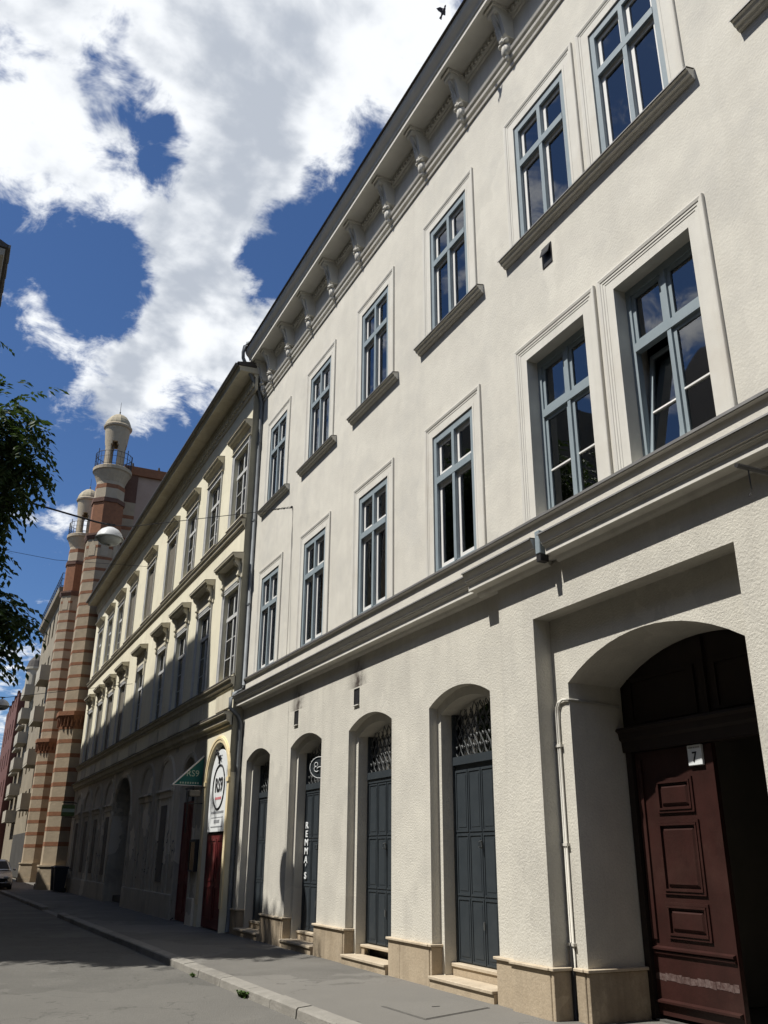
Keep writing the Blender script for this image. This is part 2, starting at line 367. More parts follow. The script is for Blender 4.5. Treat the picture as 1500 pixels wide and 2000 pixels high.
    def blob(s, cx, cy, cz, rx, ry, rz, k=8, m=5):
        n = len(s.v); rows = []
        for i in range(1, m):
            a = math.pi*i/m
            rows.append([(cx+rx*math.sin(a)*math.cos(2*math.pi*q/k), cy+ry*math.sin(a)*math.sin(2*math.pi*q/k), cz+rz*math.cos(a)) for q in range(k)])
        s.v += [p for r in rows for p in r]; t = len(s.v); s.v += [(cx, cy, cz+rz), (cx, cy, cz-rz)]
        for i in range(m-2):
            for q in range(k): q2 = (q+1) % k; s.f.append((n+i*k+q, n+i*k+q2, n+(i+1)*k+q2, n+(i+1)*k+q))
        for q in range(k): q2 = (q+1) % k; s.f.append((t, n+q2, n+q)); s.f.append((t+1, n+(m-2)*k+q, n+(m-2)*k+q2))
        return s
    def mesh(s, name, m, org=(0, 0, 0), smooth=None):
        o = Vector(org); me = bpy.data.meshes.new(name)
        me.from_pydata([tuple(Vector(p)-o) for p in s.v], [], s.f)
        if smooth is None: smooth = s.sm
        if smooth: me.polygons.foreach_set('use_smooth', [True]*len(me.polygons))
        me.materials.append(MATS[m]); me.update(); return me
    def build(s, name, m, parent=None, org=None, smooth=None):
        if org is None: org = W[parent.name] if parent else Vector((0, 0, 0))
        org = Vector(org); me = s.mesh(name, m, org, smooth)
        o = bpy.data.objects.new(name, me); C.objects.link(o)
        if parent: o.parent = parent; o.location = org-W[parent.name]
        else: o.location = org
        W[o.name] = org; return o
def recalc(o):
    bm = bmesh.new(); bm.from_mesh(o.data); bmesh.ops.remove_doubles(bm, verts=bm.verts, dist=1e-4); bmesh.ops.recalc_face_normals(bm, faces=bm.faces); bm.to_mesh(o.data); bm.free(); return o
def put(name, me, parent, loc):                   # one more piece sharing mesh data
    o = bpy.data.objects.new(name, me); C.objects.link(o); o.parent = parent; o.location = Vector(loc)-W[parent.name]; W[o.name] = Vector(loc); return o
def copy_tree(o, parent, loc):
    base = W[o.name]; loc = Vector(loc)
    def rec(a, par):
        c = a.copy(); C.objects.link(c); c.parent = par
        W[c.name] = W[a.name]-base+loc
        for ch in list(a.children): rec(ch, c)
        return c
    c = rec(o, parent); c.location = loc-(W[parent.name] if parent else Vector((0, 0, 0)))
    return c
def text_mesh(txt, size, m, bold=0.0, depth=.004):
    cu = bpy.data.curves.new('t', 'FONT'); cu.body = txt; cu.size = size; cu.align_x = 'CENTER'; cu.align_y = 'CENTER'; cu.extrude = depth; cu.offset = bold; cu.resolution_u = 3
    o = bpy.data.objects.new('t', cu); C.objects.link(o); bpy.context.view_layer.update()
    me = bpy.data.meshes.new_from_object(o.evaluated_get(bpy.context.evaluated_depsgraph_get()))
    bpy.data.objects.remove(o); me.materials.clear(); me.materials.append(MATS[m]); return me
FACE_STREET = Matrix(((0, 0, -1), (-1, 0, 0), (0, 1, 0)))    # text on a plane that looks towards -X
FACE_NEAR = Matrix(((1, 0, 0), (0, 0, -1), (0, 1, 0)))       # text on a plane that looks towards -Y
def letters(name, txt, size, m, parent, loc, face=FACE_STREET, bold=0.0, sx=1.0, sy=1.0):
    me = text_mesh(txt, size, m, bold); me.name = name
    me.transform(Matrix.Diagonal((sx, sy, 1, 1))); me.transform(face.to_4x4())
    return put(name, me, parent, loc)
def arch(yc, half, spring, rise, n=14):
    Rr = (half*half+rise*rise)/(2*rise)
    return [(yc+half-2*half*i/n, spring+rise-Rr+math.sqrt(max(Rr*Rr-(half-2*half*i/n)**2, 0))) for i in range(n+1)]
def wall_cells(mb, X, y0, y1, z0, z1, holes):
    ys = sorted({y0, y1, *[h[0] for h in holes], *[h[1] for h in holes]}); zs = sorted({z0, z1, *[h[2] for h in holes], *[h[3] for h in holes]})
    ys = [y for y in ys if y0 <= y <= y1]; zs = [z for z in zs if z0 <= z <= z1]
    for a, b in zip(ys, ys[1:]):
        for c, d in zip(zs, zs[1:]):
            my, mz = (a+b)/2, (c+d)/2
            if any(h[0] < my < h[1] and h[2] < mz < h[3] for h in holes): continue
            mb.quad((X, a, c), (X, b, c), (X, b, d), (X, a, d))
def hole_sides(mb, X, X2, h):
    a, b, c, d = h[:4]
    mb.quad((X, a, c), (X2, a, c), (X2, a, d), (X, a, d)); mb.quad((X, b, c), (X2, b, c), (X2, b, d), (X, b, d))
    mb.quad((X, a, d), (X2, a, d), (X2, b, d), (X, b, d)); mb.quad((X, a, c), (X2, a, c), (X2, b, c), (X, b, c))
def arch_zone(mb, X, y0, y1, z0, z1, arches):     # wall pierced by arched openings that start at z0
    cur = y0
    for (yc, half, spring, rise) in sorted(arches):
        mb.quad((X, cur, z0), (X, yc-half, z0), (X, yc-half, z1), (X, cur, z1))
        p = arch(yc, half, spring, rise)
        for (a, za), (b, zb) in zip(p, p[1:]): mb.quad((X, a, za), (X, b, zb), (X, b, z1), (X, a, z1))
        cur = yc+half
    mb.quad((X, cur, z0), (X, y1, z0), (X, y1, z1), (X, cur, z1))
def arch_reveal(mb, X, X2, yc, half, spring, rise, z0):
    p = [(yc+half, z0)]+arch(yc, half, spring, rise)+[(yc-half, z0)]
    for (a, za), (b, zb) in zip(p, p[1:]): mb.quad((X, a, za), (X, b, zb), (X2, b, zb), (X2, a, za))
def arch_step(mb, X, A, B, z0):                   # flat ring between an outer and an inner arch
    p = [(A[0]+A[1], z0)]+arch(*A)+[(A[0]-A[1], z0)]; q = [(B[0]+B[1], z0)]+arch(*B)+[(B[0]-B[1], z0)]
    for i in range(len(p)-1): mb.quad((X, *p[i]), (X, *p[i+1]), (X, *q[i+1]), (X, *q[i]))

# ------------------------------------------------------------------ ground, road, pavements
KP = [(-30, 4.35), (5, 4.22), (9.5, 4.14), (17, 3.99), (30, 3.72), (34, 3.66), (48, 3.36), (80, 2.75), (160, 1.3), (320, -1.6)]
def kerb_x(y):
    for (a, xa), (b, xb) in zip(KP, KP[1:]):
        if a <= y <= b: return xa+(xb-xa)*(y-a)/(b-a)
    return KP[0][1] if y < KP[0][0] else KP[-1][1]
ROADW = 3.55
ys_ = [-30, -10, 0, 5, 9.5, 13, 17, 21, 25, 30, 34, 40, 48, 60, 80, 120, 160, 240, 320]
g = MB().quad((-900, -900, -.16), (900, -900, -.16), (900, 1400, -.16), (-900, 1400, -.16)).build('ground', 'asphalt'); tag(g, kind='structure')
m_ = MB()
for a, b in zip(ys_, ys_[1:]): m_.quad((kerb_x(a)-ROADW-.02, a, -.12), (kerb_x(a)+.05, a, -.12), (kerb_x(b)+.05, b, -.12), (kerb_x(b)-ROADW-.02, b, -.12))
road = m_.build('road', 'asphalt'); tag(road, kind='structure')
KW = .17
m_ = MB()
for a, b in zip(ys_, ys_[1:]):
    if a == 30: za, zb = -.095, -.095
    dz = lambda y: -.09 if 30.2 < y < 33.6 else 0.0
    if a == 30:
        seg = [(30, 0), (30.6, -.085), (33.4, -.085), (34, 0)]
        for (p, zp), (q, zq) in zip(seg, seg[1:]):
            m_.quad((kerb_x(p)+KW, p, zp), (4.9, p, 0), (4.9, q, 0), (kerb_x(q)+KW, q, zq)); m_.quad((4.9, p, 0), (9, p, 0), (9, q, 0), (4.9, q, 0))
    else:
        m_.quad((kerb_x(a)+KW, a, 0), (9, a, 0), (9, b, 0), (kerb_x(b)+KW, b, 0))
side = m_.build('pavement', 'pavement'); tag(side, kind='structure')
m_ = MB()
for a, b in zip(ys_, ys_[1:]): m_.quad((-60, a, 0), (kerb_x(a)-ROADW-KW, a, 0), (kerb_x(b)-ROADW-KW, b, 0), (-60, b, 0))
lot = m_.build('pavement', 'pavement'); tag(lot, kind='structure')
kerb = empty('kerb', (4.0, 20, 0)); tag(kerb, kind='structure')
kerb2 = empty('kerb', (.4, 20, 0)); tag(kerb2, kind='structure')
for side_, K in ((0, kerb), (1, kerb2)):
    y = 4.0 if side_ == 0 else 6.0
    while y < (70 if side_ == 0 else 40):
        L = rnd.uniform(.85, 1.25) if side_ == 0 else 1.6
        a, b = y+.006, y+L-.006
        top = .004
        if side_ == 0 and 30.0 < (a+b)/2 < 34.0: top = -.085
        jz = rnd.uniform(-.006, .006); jx = rnd.uniform(-.008, .008)
        off = 0 if side_ == 0 else -ROADW-KW
        xa, xb = kerb_x(a)+off+jx, kerb_x(b)+off+jx
        m_ = MB(); c = .018
        zt = top+jz; zl = zt-.012
        s0 = 1 if side_ == 0 else -1
        def sect(x, yy):
            if side_ == 0: return [(x-.015, yy, -.2), (x, yy, zl-c), (x+c, yy, zl), (x+KW+.02, yy, zt+.002), (x+KW+.02, yy, -.2)]
            return [(x+KW+.015, yy, -.2), (x+KW, yy, zl-c), (x+KW-c, yy, zl), (x-.02, yy, zt+.002), (x-.02, yy, -.2)]
        p, q = sect(xa, a), sect(xb, b)
        for i in range(4): m_.quad(p[i], p[i+1], q[i+1], q[i])
        m_.quad(*p); m_.quad(*q)
        m_.build('kerb_stone', 'kerb', K)
        y += L

# the utility cover let into the pavement, weeds in the gutter, a scrap of paper
uc = empty('utility_cover', (5.6, 10.15, 0)); tag(uc, 'rectangular steel hatch set in the pavement below the last shop door', 'hatch cover')
cv = [(5.03, 10.45), (6.10, 10.82), (6.14, 9.84), (5.07, 9.44)]
cx_, cy_ = sum(p[0] for p in cv)/4, sum(p[1] for p in cv)/4
MB().slab([(cx_+(x-cx_)*1.0, cy_+(y-cy_)*1.0) for x, y in cv], -.01, .004).build('rim', 'iron_cover', uc)
MB().slab([(cx_+(x-cx_)*.955, cy_+(y-cy_)*.95) for x, y in cv], -.01, .009).build('lid', 'pavement', uc)
MB().box(cx_-.05, cx_+.05, cy_-.012, cy_+.012, .008, .013).build('lifting_slot', 'iron', uc)
def weed(loc, n, h, label):
    t = MB(); q = random.Random(int(loc[1]*100))
    for i in range(n):
        a = q.uniform(0, 6.28); l = h*q.uniform(.5, 1.1); w = .012*q.uniform(.7, 1.6); b = q.uniform(.3, 1.1)
        bx, by = q.uniform(-.06, .06), q.uniform(-.12, .12)
        d = Vector((math.cos(a), math.sin(a), 0)); s = Vector((-d.y, d.x, 0))*w
        p0 = Vector((bx, by, 0)); p1 = p0+d*l*b*.5+Vector((0, 0, l*.6)); p2 = p0+d*l*b+Vector((0, 0, l*(.75-.3*b)))
        L = Vector(loc)
        t.quad(L+p0-s*.6, L+p0+s*.6, L+p1+s*1.4, L+p1-s*1.4); t.quad(L+p1-s*1.4, L+p1+s*1.4, L+p2+s*.2, L+p2-s*.2)
    o = t.build('weed_tuft', 'weed', None, loc); tag(o, label, 'weed', 'weeds in the gutter'); return o
weed((4.08, 12.62, -.12), 100, .13, 'largest green weed tuft growing at the foot of the kerb')
weed((3.98, 15.0, -.12), 16, .07, 'tiny weed sprout in the gutter, farther along the kerb than the big tuft')
pp = MB().quad((4.10, 11.25, -.115), (4.14, 11.24, -.10), (4.15, 11.30, -.112), (4.11, 11.31, -.095)).quad((4.11, 11.31, -.095), (4.15, 11.30, -.112), (4.15, 11.33, -.09), (4.12, 11.34, -.1))
tag(pp.build('paper_scrap', 'paper', None, (4.12, 11.28, -.12)), 'crumpled pale scrap of paper lying in the gutter', 'litter')

# ------------------------------------------------------------------ the white corner-to-corner house (right)
XW = 6.4; XP = 6.32; XR = 6.57; XG = 7.36; YC = 9.58
H = empty('white_house', (XW, 12, 0)); tag(H, 'off-white three-storey house with blue-grey windows and number 7 gate', 'building')
UC = [19.65, 16.72, 13.77, 10.79, 8.06, 6.20, 3.47]; FC = [19.68, 16.73, 13.77, 10.81, 8.08, 6.23, 3.47]
UZ0, UZ1 = 10.02, 12.27; FZ0, FZ1 = 5.735, 8.09; WH = .63
YN, YF = 1.2, 21.18
holes_u = [(c-WH, c+WH, UZ0, UZ1) for c in UC]+[(c-WH, c+WH, FZ0, FZ1) for c in FC]
w = MB(); wall_cells(w, XW, YN, YF, 5.0, 14.8, holes_u)
for h in holes_u: hole_sides(w, XW, XW+.42, h)
w.build('wall', 'plaster_white', H)
DO = [(19.86, .85, 3.70, .21), (16.84, .855, 3.71, .2), (13.83, .865, 3.71, .21), (10.85, .85, 3.70, .21)]
DI = [(d[0], .745, 3.60, .18) for d in DO]
XS, XD = 6.54, 6.74
w = MB(); arch_zone(w, XW, YC, YF, 0, 5.0, DO)
for A, B in zip(DO, DI):
    arch_reveal(w, XW, XS, *A, 0); arch_step(w, XS, A, B, 0); arch_reveal(w, XS, XD+.12, *B, 0)
w.build('lower_wall', 'plaster_rough', H)
GA = (7.17, 1.36, 3.58, .39); RY0, RY1, RZ = 5.56, 8.82, 4.40
w = MB()
w.quad((XP, RY1, 0), (XP, YC, 0), (XP, YC, 5.0), (XP, RY1, 5.0)); w.quad((XP, YN, 0), (XP, RY0, 0), (XP, RY0, 5.0), (XP, YN, 5.0)); w.quad((XP, RY0, RZ), (XP, RY1, RZ), (XP, RY1, 5.0), (XP, RY0, 5.0))
w.quad((XP, YC, 0), (XW, YC, 0), (XW, YC, 5.0), (XP, YC, 5.0))
w.quad((XP, RY1, 0), (XR, RY1, 0), (XR, RY1, RZ), (XP, RY1, RZ)); w.quad((XP, RY0, 0), (XR, RY0, 0), (XR, RY0, RZ), (XP, RY0, RZ)); w.quad((XP, RY0, RZ), (XP, RY1, RZ), (XR, RY1, RZ), (XR, RY0, RZ))
arch_zone(w, XR, RY0, RY1, 0, RZ, [GA]); arch_reveal(w, XR, XG, *GA, 0)
w.build('gate_wall', 'plaster_rough', H)
# body of the house behind the facade: flanks, rear, floors, roof
w = MB(); w.quad((XW, YF, 0), (18, YF, 0), (18, YF, 14.6), (XW, YF, 14.6)); w.quad((XP, YN, 0), (18, YN, 0), (18, YN, 14.6), (XP, YN, 14.6)); w.quad((18, YN, 0), (18, YF, 0), (18, YF, 14.6), (18, YN, 14.6))
w.build('outer_wall', 'plaster_white', H)
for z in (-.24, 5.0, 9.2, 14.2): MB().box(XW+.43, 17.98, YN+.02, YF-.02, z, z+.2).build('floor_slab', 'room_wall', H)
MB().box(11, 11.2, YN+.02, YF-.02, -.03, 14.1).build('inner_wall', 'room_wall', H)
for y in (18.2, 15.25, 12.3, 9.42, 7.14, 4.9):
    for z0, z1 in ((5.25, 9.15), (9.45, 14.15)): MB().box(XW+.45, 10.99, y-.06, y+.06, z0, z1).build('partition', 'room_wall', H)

# ---- box windows: outer blue frame with cross bars, white sashes set behind it
def make_box_window(h, tall_ratio=.655, curtain=False):
    t = MB(); w2 = WH-.012; hh = h-.012; x0, x1 = .004, .045
    zt = h*tall_ratio
    t.box(x0, x1, -w2, -w2+.085, .012, hh).box(x0, x1, w2-.085, w2, .012, hh)
    t.box(x0+.002, x1, -w2+.085, w2-.085, hh-.115, hh).box(x0+.002, x1, -w2+.085, w2-.085, .012, .05)
    t.box(x0-.008, x1, -w2+.085, w2-.085, zt-.055, zt+.055)
    t.box(x0-.004, x1, -.038, .038, .05, zt-.055).box(x0-.004, x1, -.038, .038, zt+.055, hh-.115)
    win = t.build('window', 'window_blue')
    cells = [(-w2+.085, -.038, .05, zt-.055), (.038, w2-.085, .05, zt-.055), (-w2+.085, -.038, zt+.055, hh-.115), (.038, w2-.085, zt+.055, hh-.115)]
    for (a, b, c, d) in cells:
        s = MB(); e = .068; X0, X1 = .060, .10
        s.box(X0, X1, a-.02, a+e, c-.01, d+.01).box(X0, X1, b-e, b+.02, c-.01, d+.01).box(X0+.001, X1, a+e, b-e, c-.01, c+e+.02).box(X0+.001, X1, a+e, b-e, d-e, d+.01)
        s.build('sash', 'sash_white', win, (0, 0, 0))
        MB().box(.078, .084, a+e-.005, b-e+.005, c+e+.015, d-e+.005).build('pane', 'glass', win, (0, 0, 0))
    if curtain:
        c_ = MB(); n_ = 14
        for (a, b) in ((-w2+.05, -.22), (.26, w2-.05)):
            for k in range(n_):
                y0_, y1_ = a+(b-a)*k/n_, a+(b-a)*(k+1)/n_; f_ = lambda k: .30+.018*math.sin(k*2.2)
                c_.quad((f_(k), y0_, .04), (f_(k+1), y1_, .04), (f_(k+1), y1_, h-.1), (f_(k), y0_, h-.1))
        tag(c_.build('curtain', 'curtain', win, (0, 0, 0), smooth=True), kind='stuff')
    MB().box(.052, .11, -w2+.001, w2-.001, zt-.045, zt+.045).box(.054, .11, -.028, .028, .03, zt-.046).box(.054, .11, -.028, .028, zt+.046, hh-.1).box(.046, .11, -w2+.001, w2-.001, .013, .028).build('inner_frame', 'sash_white', win, (0, 0, 0))
    return win
wu = make_box_window(UZ1-UZ0); wf = make_box_window(FZ1-FZ0, curtain=True)
SUR = [(0.0, 0.0), (0.0, .016), (.04, .016), (.044, .011), (.15, .011), (.154, .017), (.185, .017), (.19, .026), (.225, .036), (.245, .034), (.252, .026), (.252, 0.0)]
SURF = [(0.0, 0.0), (0.0, .014), (.13, .014), (.134, .020), (.165, .020), (.17, .028), (.20, .028), (.205, .036), (.24, .044), (.256, .042), (.262, .034), (.262, 0.0)]
def first_or_copy(proto, used, loc):
    if not used: 
        proto.parent = H; proto.location = Vector(loc)-W[H.name]; d = Vector(loc)
        W[proto.name] = d
        for ch in proto.children: W[ch.name] = d
        return proto
    return copy_tree(proto, H, loc)
uw = []
for i, c in enumerate(UC): uw.append(first_or_copy(wu, i, (XW, c, UZ0)))
for i, c in enumerate(FC):
    if i in (4, 5): continue
    first_or_copy(wf, i, (XW, c, FZ0))
for i, c in enumerate(UC):
    MB().frame3(c-WH, c+WH, UZ0-.02, UZ1, SUR, XW).build('window_surround', 'trim_white', H)
for i, c in enumerate(FC):
    MB().frame3(c-WH, c+WH, FZ0-.03, FZ1, SURF if i in (4, 5) else SUR, XW).build('window_surround', 'trim_white', H)
SILL = [(XW, 10.02), (XW-.12, 9.992), (XW-.13, 9.982), (XW-.128, 9.968), (XW-.105, 9.960), (XW-.095, 9.935), (XW-.093, 9.922), (XW-.06, 9.915), (XW-.045, 9.885), (XW-.02, 9.875), (XW, 9.875)]
for a, b in [(c-1.06, c+1.06) for c in UC[:4]]+[(5.20, 9.10), (2.4, 4.54)]:
    s = MB().prism(SILL, a, b).build('window_sill', 'trim_white', H)
    MB().prism([(XW-.005, 10.030), (XW-.138, 9.998), (XW-.144, 9.974), (XW-.139, 9.974), (XW-.134, 9.994), (XW-.005, 10.025)], a-.012, b+.012).build('flashing', 'sheet_metal', s)

# ---- the two deep-set windows over the gate
def deep_window(c, tilt):
    z0, z1 = FZ0+.02, FZ1; xo = XW+.165
    t = MB(); a, b = c-WH, c+WH; zt = z0+1.50
    t.box(xo, xo+.08, a, a+.075, z0, z1).box(xo, xo+.08, b-.075, b, z0, z1).box(xo+.001, xo+.08, a+.075, b-.075, z1-.10, z1).box(xo+.001, xo+.08, a+.075, b-.075, z0, z0+.03)
    t.box(xo-.012, xo+.08, a+.075, b-.075, zt-.055, zt+.055).box(xo-.006, xo+.08, c-.04, c+.04, zt+.055, z1-.1).box(xo-.006, xo+.08, c-.03, c+.03, z0+.03, zt-.055)
    win = t.build('window', 'window_blue', H, (XW, c, FZ0))
    W[win.name] = Vector((XW, c, FZ0))
    cells = [(c+.03, b-.075, z0+.03, zt-.055, 1), (a+.075, c-.03, z0+.03, zt-.055, 1), (c+.04, b-.075, zt+.055, z1-.1, 0), (a+.075, c-.04, zt+.055, z1-.1, 0)]
    for i, (p, q, r, s, bar) in enumerate(cells):
        e = .055; sh = MB(); X0, X1 = xo+.022, xo+.07
        org = (X1, (p+q)/2, r)
        sh.box(X0, X1, p, p+e, r, s).box(X0, X1, q-e, q, r, s).box(X0+.001, X1, p+e, q-e, r, r+e).box(X0+.001, X1, p+e, q-e, s-e, s)
        sa = sh.build('sash', 'window_blue', win, org)
        MB().box(X0+.02, X0+.026, p+e-.004, q-e+.004, r+e-.004, s-e+.004).build('pane', 'glass', sa, org)
        if bar: MB().box(X0-.004, X0+.03, p+e, q-e, r+.60, r+.622).build('glazing_bar', 'sash_white', sa, org)
        if tilt and i == 0: sa.rotation_euler = (0, R(7.5), 0)
    return win
deep_window(FC[4], False); deep_window(FC[5], True)

# ---- ledge under the first-floor windows, moulded string course, sheet-metal cover
def string_course(a, b, add=0.0):
    x = XW-add
    P_ = [(XW+.02, 5.31), (x-.29, 5.278), (x-.292, 5.262), (x-.275, 5.225), (x-.258, 5.195), (x-.252, 5.178), (x-.252, 5.163), (x-.236, 5.160), (x-.234, 5.142), (x-.222, 5.140), (x-.21, 5.122), (x-.196, 5.112), (x-.196, 5.036), (x-.06, 5.030), (x-.045, 4.995), (x-.02, 4.97), (XW+.02, 4.97)]
    s = MB().prism(P_, a, b).build('string_course', 'trim_white', H)
    MB().prism([(XW-.003, 5.322), (x-.303, 5.286), (x-.312, 5.262), (x-.306, 5.260), (x-.298, 5.278), (XW-.003, 5.313)], a-.008, b+.008).build('flashing', 'sheet_metal', s)
string_course(10.0, YF+.12); string_course(8.36, 9.995, .09); string_course(8.20, 8.355); string_course(YN, 8.195, .09)
led = MB().prism([(XW+.01, 5.715), (XW-.075, 5.70), (XW-.08, 5.665), (XW-.03, 5.655), (XW-.03, 5.30), (XW+.01, 5.30)], YN, YF).build('ledge', 'plaster_white', H)
MB().prism([(XW+.005, 5.728), (XW-.085, 5.709), (XW-.092, 5.672), (XW-.086, 5.67), (XW-.08, 5.702), (XW+.005, 5.721)], YN, YF).build('flashing', 'sheet_metal', led)
jb = MB().chamfer(XW-.34, XW-.20, 8.235, 8.33, 5.06, 5.36, .01).build('junction_box', 'window_blue', H)
MB().box(XW-.33, XW-.21, 8.24, 8.325, 4.97, 5.06).build('cable_gland', 'iron', jb)

# ---- eaves: frieze, brackets, corona, cyma, roof edge
CE0, CE1 = YN, 21.05
fr = [(XW+.02, 13.50), (XW-.03, 13.50), (XW-.04, 13.54), (XW-.015, 13.555), (XW-.015, 13.60), (XW-.065, 13.62), (XW-.075, 13.665), (XW-.05, 13.69), (XW-.10, 13.72), (XW-.115, 13.765), (XW-.05, 13.785), (XW-.02, 13.80), (XW-.02, 14.42), (XW-.05, 14.44), (XW-.05, 14.47), (XW-.09, 14.48), (XW-.09, 14.60), (XW+.02, 14.60)]
MB().prism(fr, CE0, 21.16).build('frieze', 'trim_white', H)
co = [(XW+.02, 14.61), (5.94, 14.61), (5.935, 14.575), (5.88, 14.575), (5.877, 14.66), (5.858, 14.668), (5.852, 14.71), (5.83, 14.75), (5.79, 14.79), (5.755, 14.84), (5.738, 14.90), (5.733, 14.935), (XW+.02, 15.03)]
MB().prism(co, CE0, CE1).build('cornice', 'soffit_white', H)
rf = MB().prism([(5.70, 14.965), (5.69, 14.945), (5.715, 14.938), (5.75, 14.945), (XW, 15.04), (12.2, 18.8), (12.2, 18.92), (XW, 15.18)], CE0, CE1+.02).build('roof', 'roof_dark', H)
MB().prism([(12.2, 18.92), (12.2, 18.8), (18.2, 14.6), (18.2, 14.75)], CE0, CE1).build('roof_slope', 'roof_dark', H)
dn = MB(); y = CE0+.1
while y < CE1-.1:
    dn.box(XW-.12, XW-.085, y, y+.05, 14.49, 14.57); y += .105
tag(dn.build('dentil_course', 'soffit_white', H), kind='stuff')
def bracket_meshes():
    b = MB(); hw = .105
    prof = [(0, 14.605), (-.36, 14.605), (-.372, 14.55), (-.365, 14.49), (-.325, 14.455), (-.285, 14.455), (-.26, 14.42), (-.235, 14.34), (-.215, 14.24), (-.195, 14.13), (-.175, 14.05), (-.135, 14.0), (-.10, 14.0), (0, 14.0)]
    prof = [(x+XW-.02, z) for x, z in prof]
    b.prism(prof, -hw, hw)
    b.prism([(x-.006 if x < XW-.1 else x, z-.012) for x, z in prof[4:12]]+[(XW-.1, 13.99)], -hw*.35, hw*.35)
    for s in (-1, 1): b.lathe([(.05, s*hw-.004), (.05, s*hw+.012), (.02, s*hw+.02)], cx=XW-.33, cz=14.51, axis='y', k=10); b.lathe([(.055, s*hw-.004), (.055, s*hw+.012)], cx=XW-.13, cz=14.07, axis='y', k=10)
    cap = MB().box(XW-.43, XW-.03, -hw-.025, hw+.025, 14.55, 14.608)
    lf = MB()
    lf.blob(XW-.12, 0, 13.80, .075, .075, .14, 10, 6)
    for s in (-1, 1): lf.blob(XW-.16, s*.075, 13.915, .05, .055, .035); lf.blob(XW-.11, s*.055, 13.80, .06, .045, .10); lf.blob(XW-.15, s*.035, 13.955, .04, .035, .03)
    lf.blob(XW-.19, 0, 13.93, .045, .045, .045); lf.blob(XW-.10, 0, 13.655, .045, .04, .06); lf.blob(XW-.17, 0, 14.0, .03, .03, .04)
    return b, cap, lf
bb, cap, lf = bracket_meshes()
bme = bb.mesh('bracket', 'soffit_white'); cme = cap.mesh('cap', 'trim_white'); lme = lf.mesh('acanthus_leaf', 'trim_white', smooth=True)
for y in [2.7, 4.2, 5.65, 7.12, 8.6, 10.04, 11.50, 12.96, 14.44, 15.91, 17.37, 18.83, 20.27, 20.93]:
    b = put('bracket', bme, H, (0, y, 0)); put('cap', cme, b, (0, y, 0)); put('acanthus_leaf', lme, b, (0, y, 0))

# ---- stone plinth with its caps, joints every stone
def plinth_run(y0, y1, x, cuts, cap=True):
    ys = [y0]+cuts+[y1]
    for a, b in zip(ys, ys[1:]): MB().chamfer(x-.045+rnd.uniform(-.003, .003), x+.02, a+.003, b-.003, -.05, .475, .006).build('plinth_stone', 'limestone', H)
    for a, b in zip(ys, ys[1:]): MB().chamfer(x-.075, x+.02, a-.001, b+.001, .48, .512, .006).build('plinth_cap', 'limestone_cap', H)
def plinth_side(y, s, x0, x1):                      # s=+1: face looks to -y
    ya, yb = (y-.045, y+.01) if s > 0 else (y-.01, y+.045)
    MB().chamfer(x0, x1, ya, yb, -.05, .475, .005).build('plinth_stone', 'limestone', H)
    MB().chamfer(x0-.03, x1+.02, ya-(.03 if s > 0 else 0), yb+(.03 if s < 0 else 0), .48, .512, .005).build('plinth_cap', 'limestone_cap', H)
piers = [(20.72, YF+.05, []), (17.70, 19.0, [18.42]), (14.70, 15.98, []), (11.71, 12.96, [12.6])]
for a, b, cu in piers: plinth_run(a, b, XW, cu)
for a in (20.72, 17.70, 14.70, 11.71): plinth_side(a-.002, 1, XW-.03, XS)
for b in (19.0, 15.98, 12.96, 9.99): plinth_side(b+.002, -1, XW-.03, XS)
plinth_run(YC+.003, 9.99, XW, []); plinth_run(RY1, YC, XP, []); plinth_side(RY1-.002, 1, XP-.03, XR-.01)
plinth_run(8.535, 8.70, XR, []); plinth_side(8.53, 1, XR-.03, XG+.05)
plinth_run(YN, RY0, XP, [4.2, 2.9]); plinth_run(5.57, 5.80, XR, [])

# ---- shop doors in the arches: step, folding leaves with panels, iron grille in the fanlight
def grille(mb, yc, z0, A):
    n = 9; sp = .165
    top = lambda y: arch_z(A, y)
    for i in range(-6, 7):
        for dr in (1, -1):
            pts = []
            for k in range(0, 13):
                z = z0+.075*k; y = yc+i*sp+dr*(k*.048)+.014*math.sin(k*2.1)
                if abs(y-yc) < A[1]-.02 and z < top(y)-.02: pts.append((XD+.035-.006*dr, y, z))
                else:
                    if len(pts) > 1: mb.tube(pts, .008, 5)
                    pts = []
            if len(pts) > 1: mb.tube(pts, .008, 5)
    for i in range(-5, 6):
        for k in (1, 3, 5, 7):
            y = yc+i*sp+(.0 if (k % 4 == 1) else sp/2); z = z0+.072*k+.06
            if abs(y-yc) < A[1]-.06 and z < top(y)-.06: mb.blob(XD+.022, y, z, .016, .02, .026, 6, 4); mb.tube([(XD+.025, y-.035, z+.03), (XD+.02, y, z-.012), (XD+.025, y+.035, z+.03)], .007, 4)
def arch_z(A, y):
    yc, half, spring, rise = A; Rr = (half*half+rise*rise)/(2*rise)
    return spring+rise-Rr+math.sqrt(max(Rr*Rr-(y-yc)**2, 0))
PANEL = {}
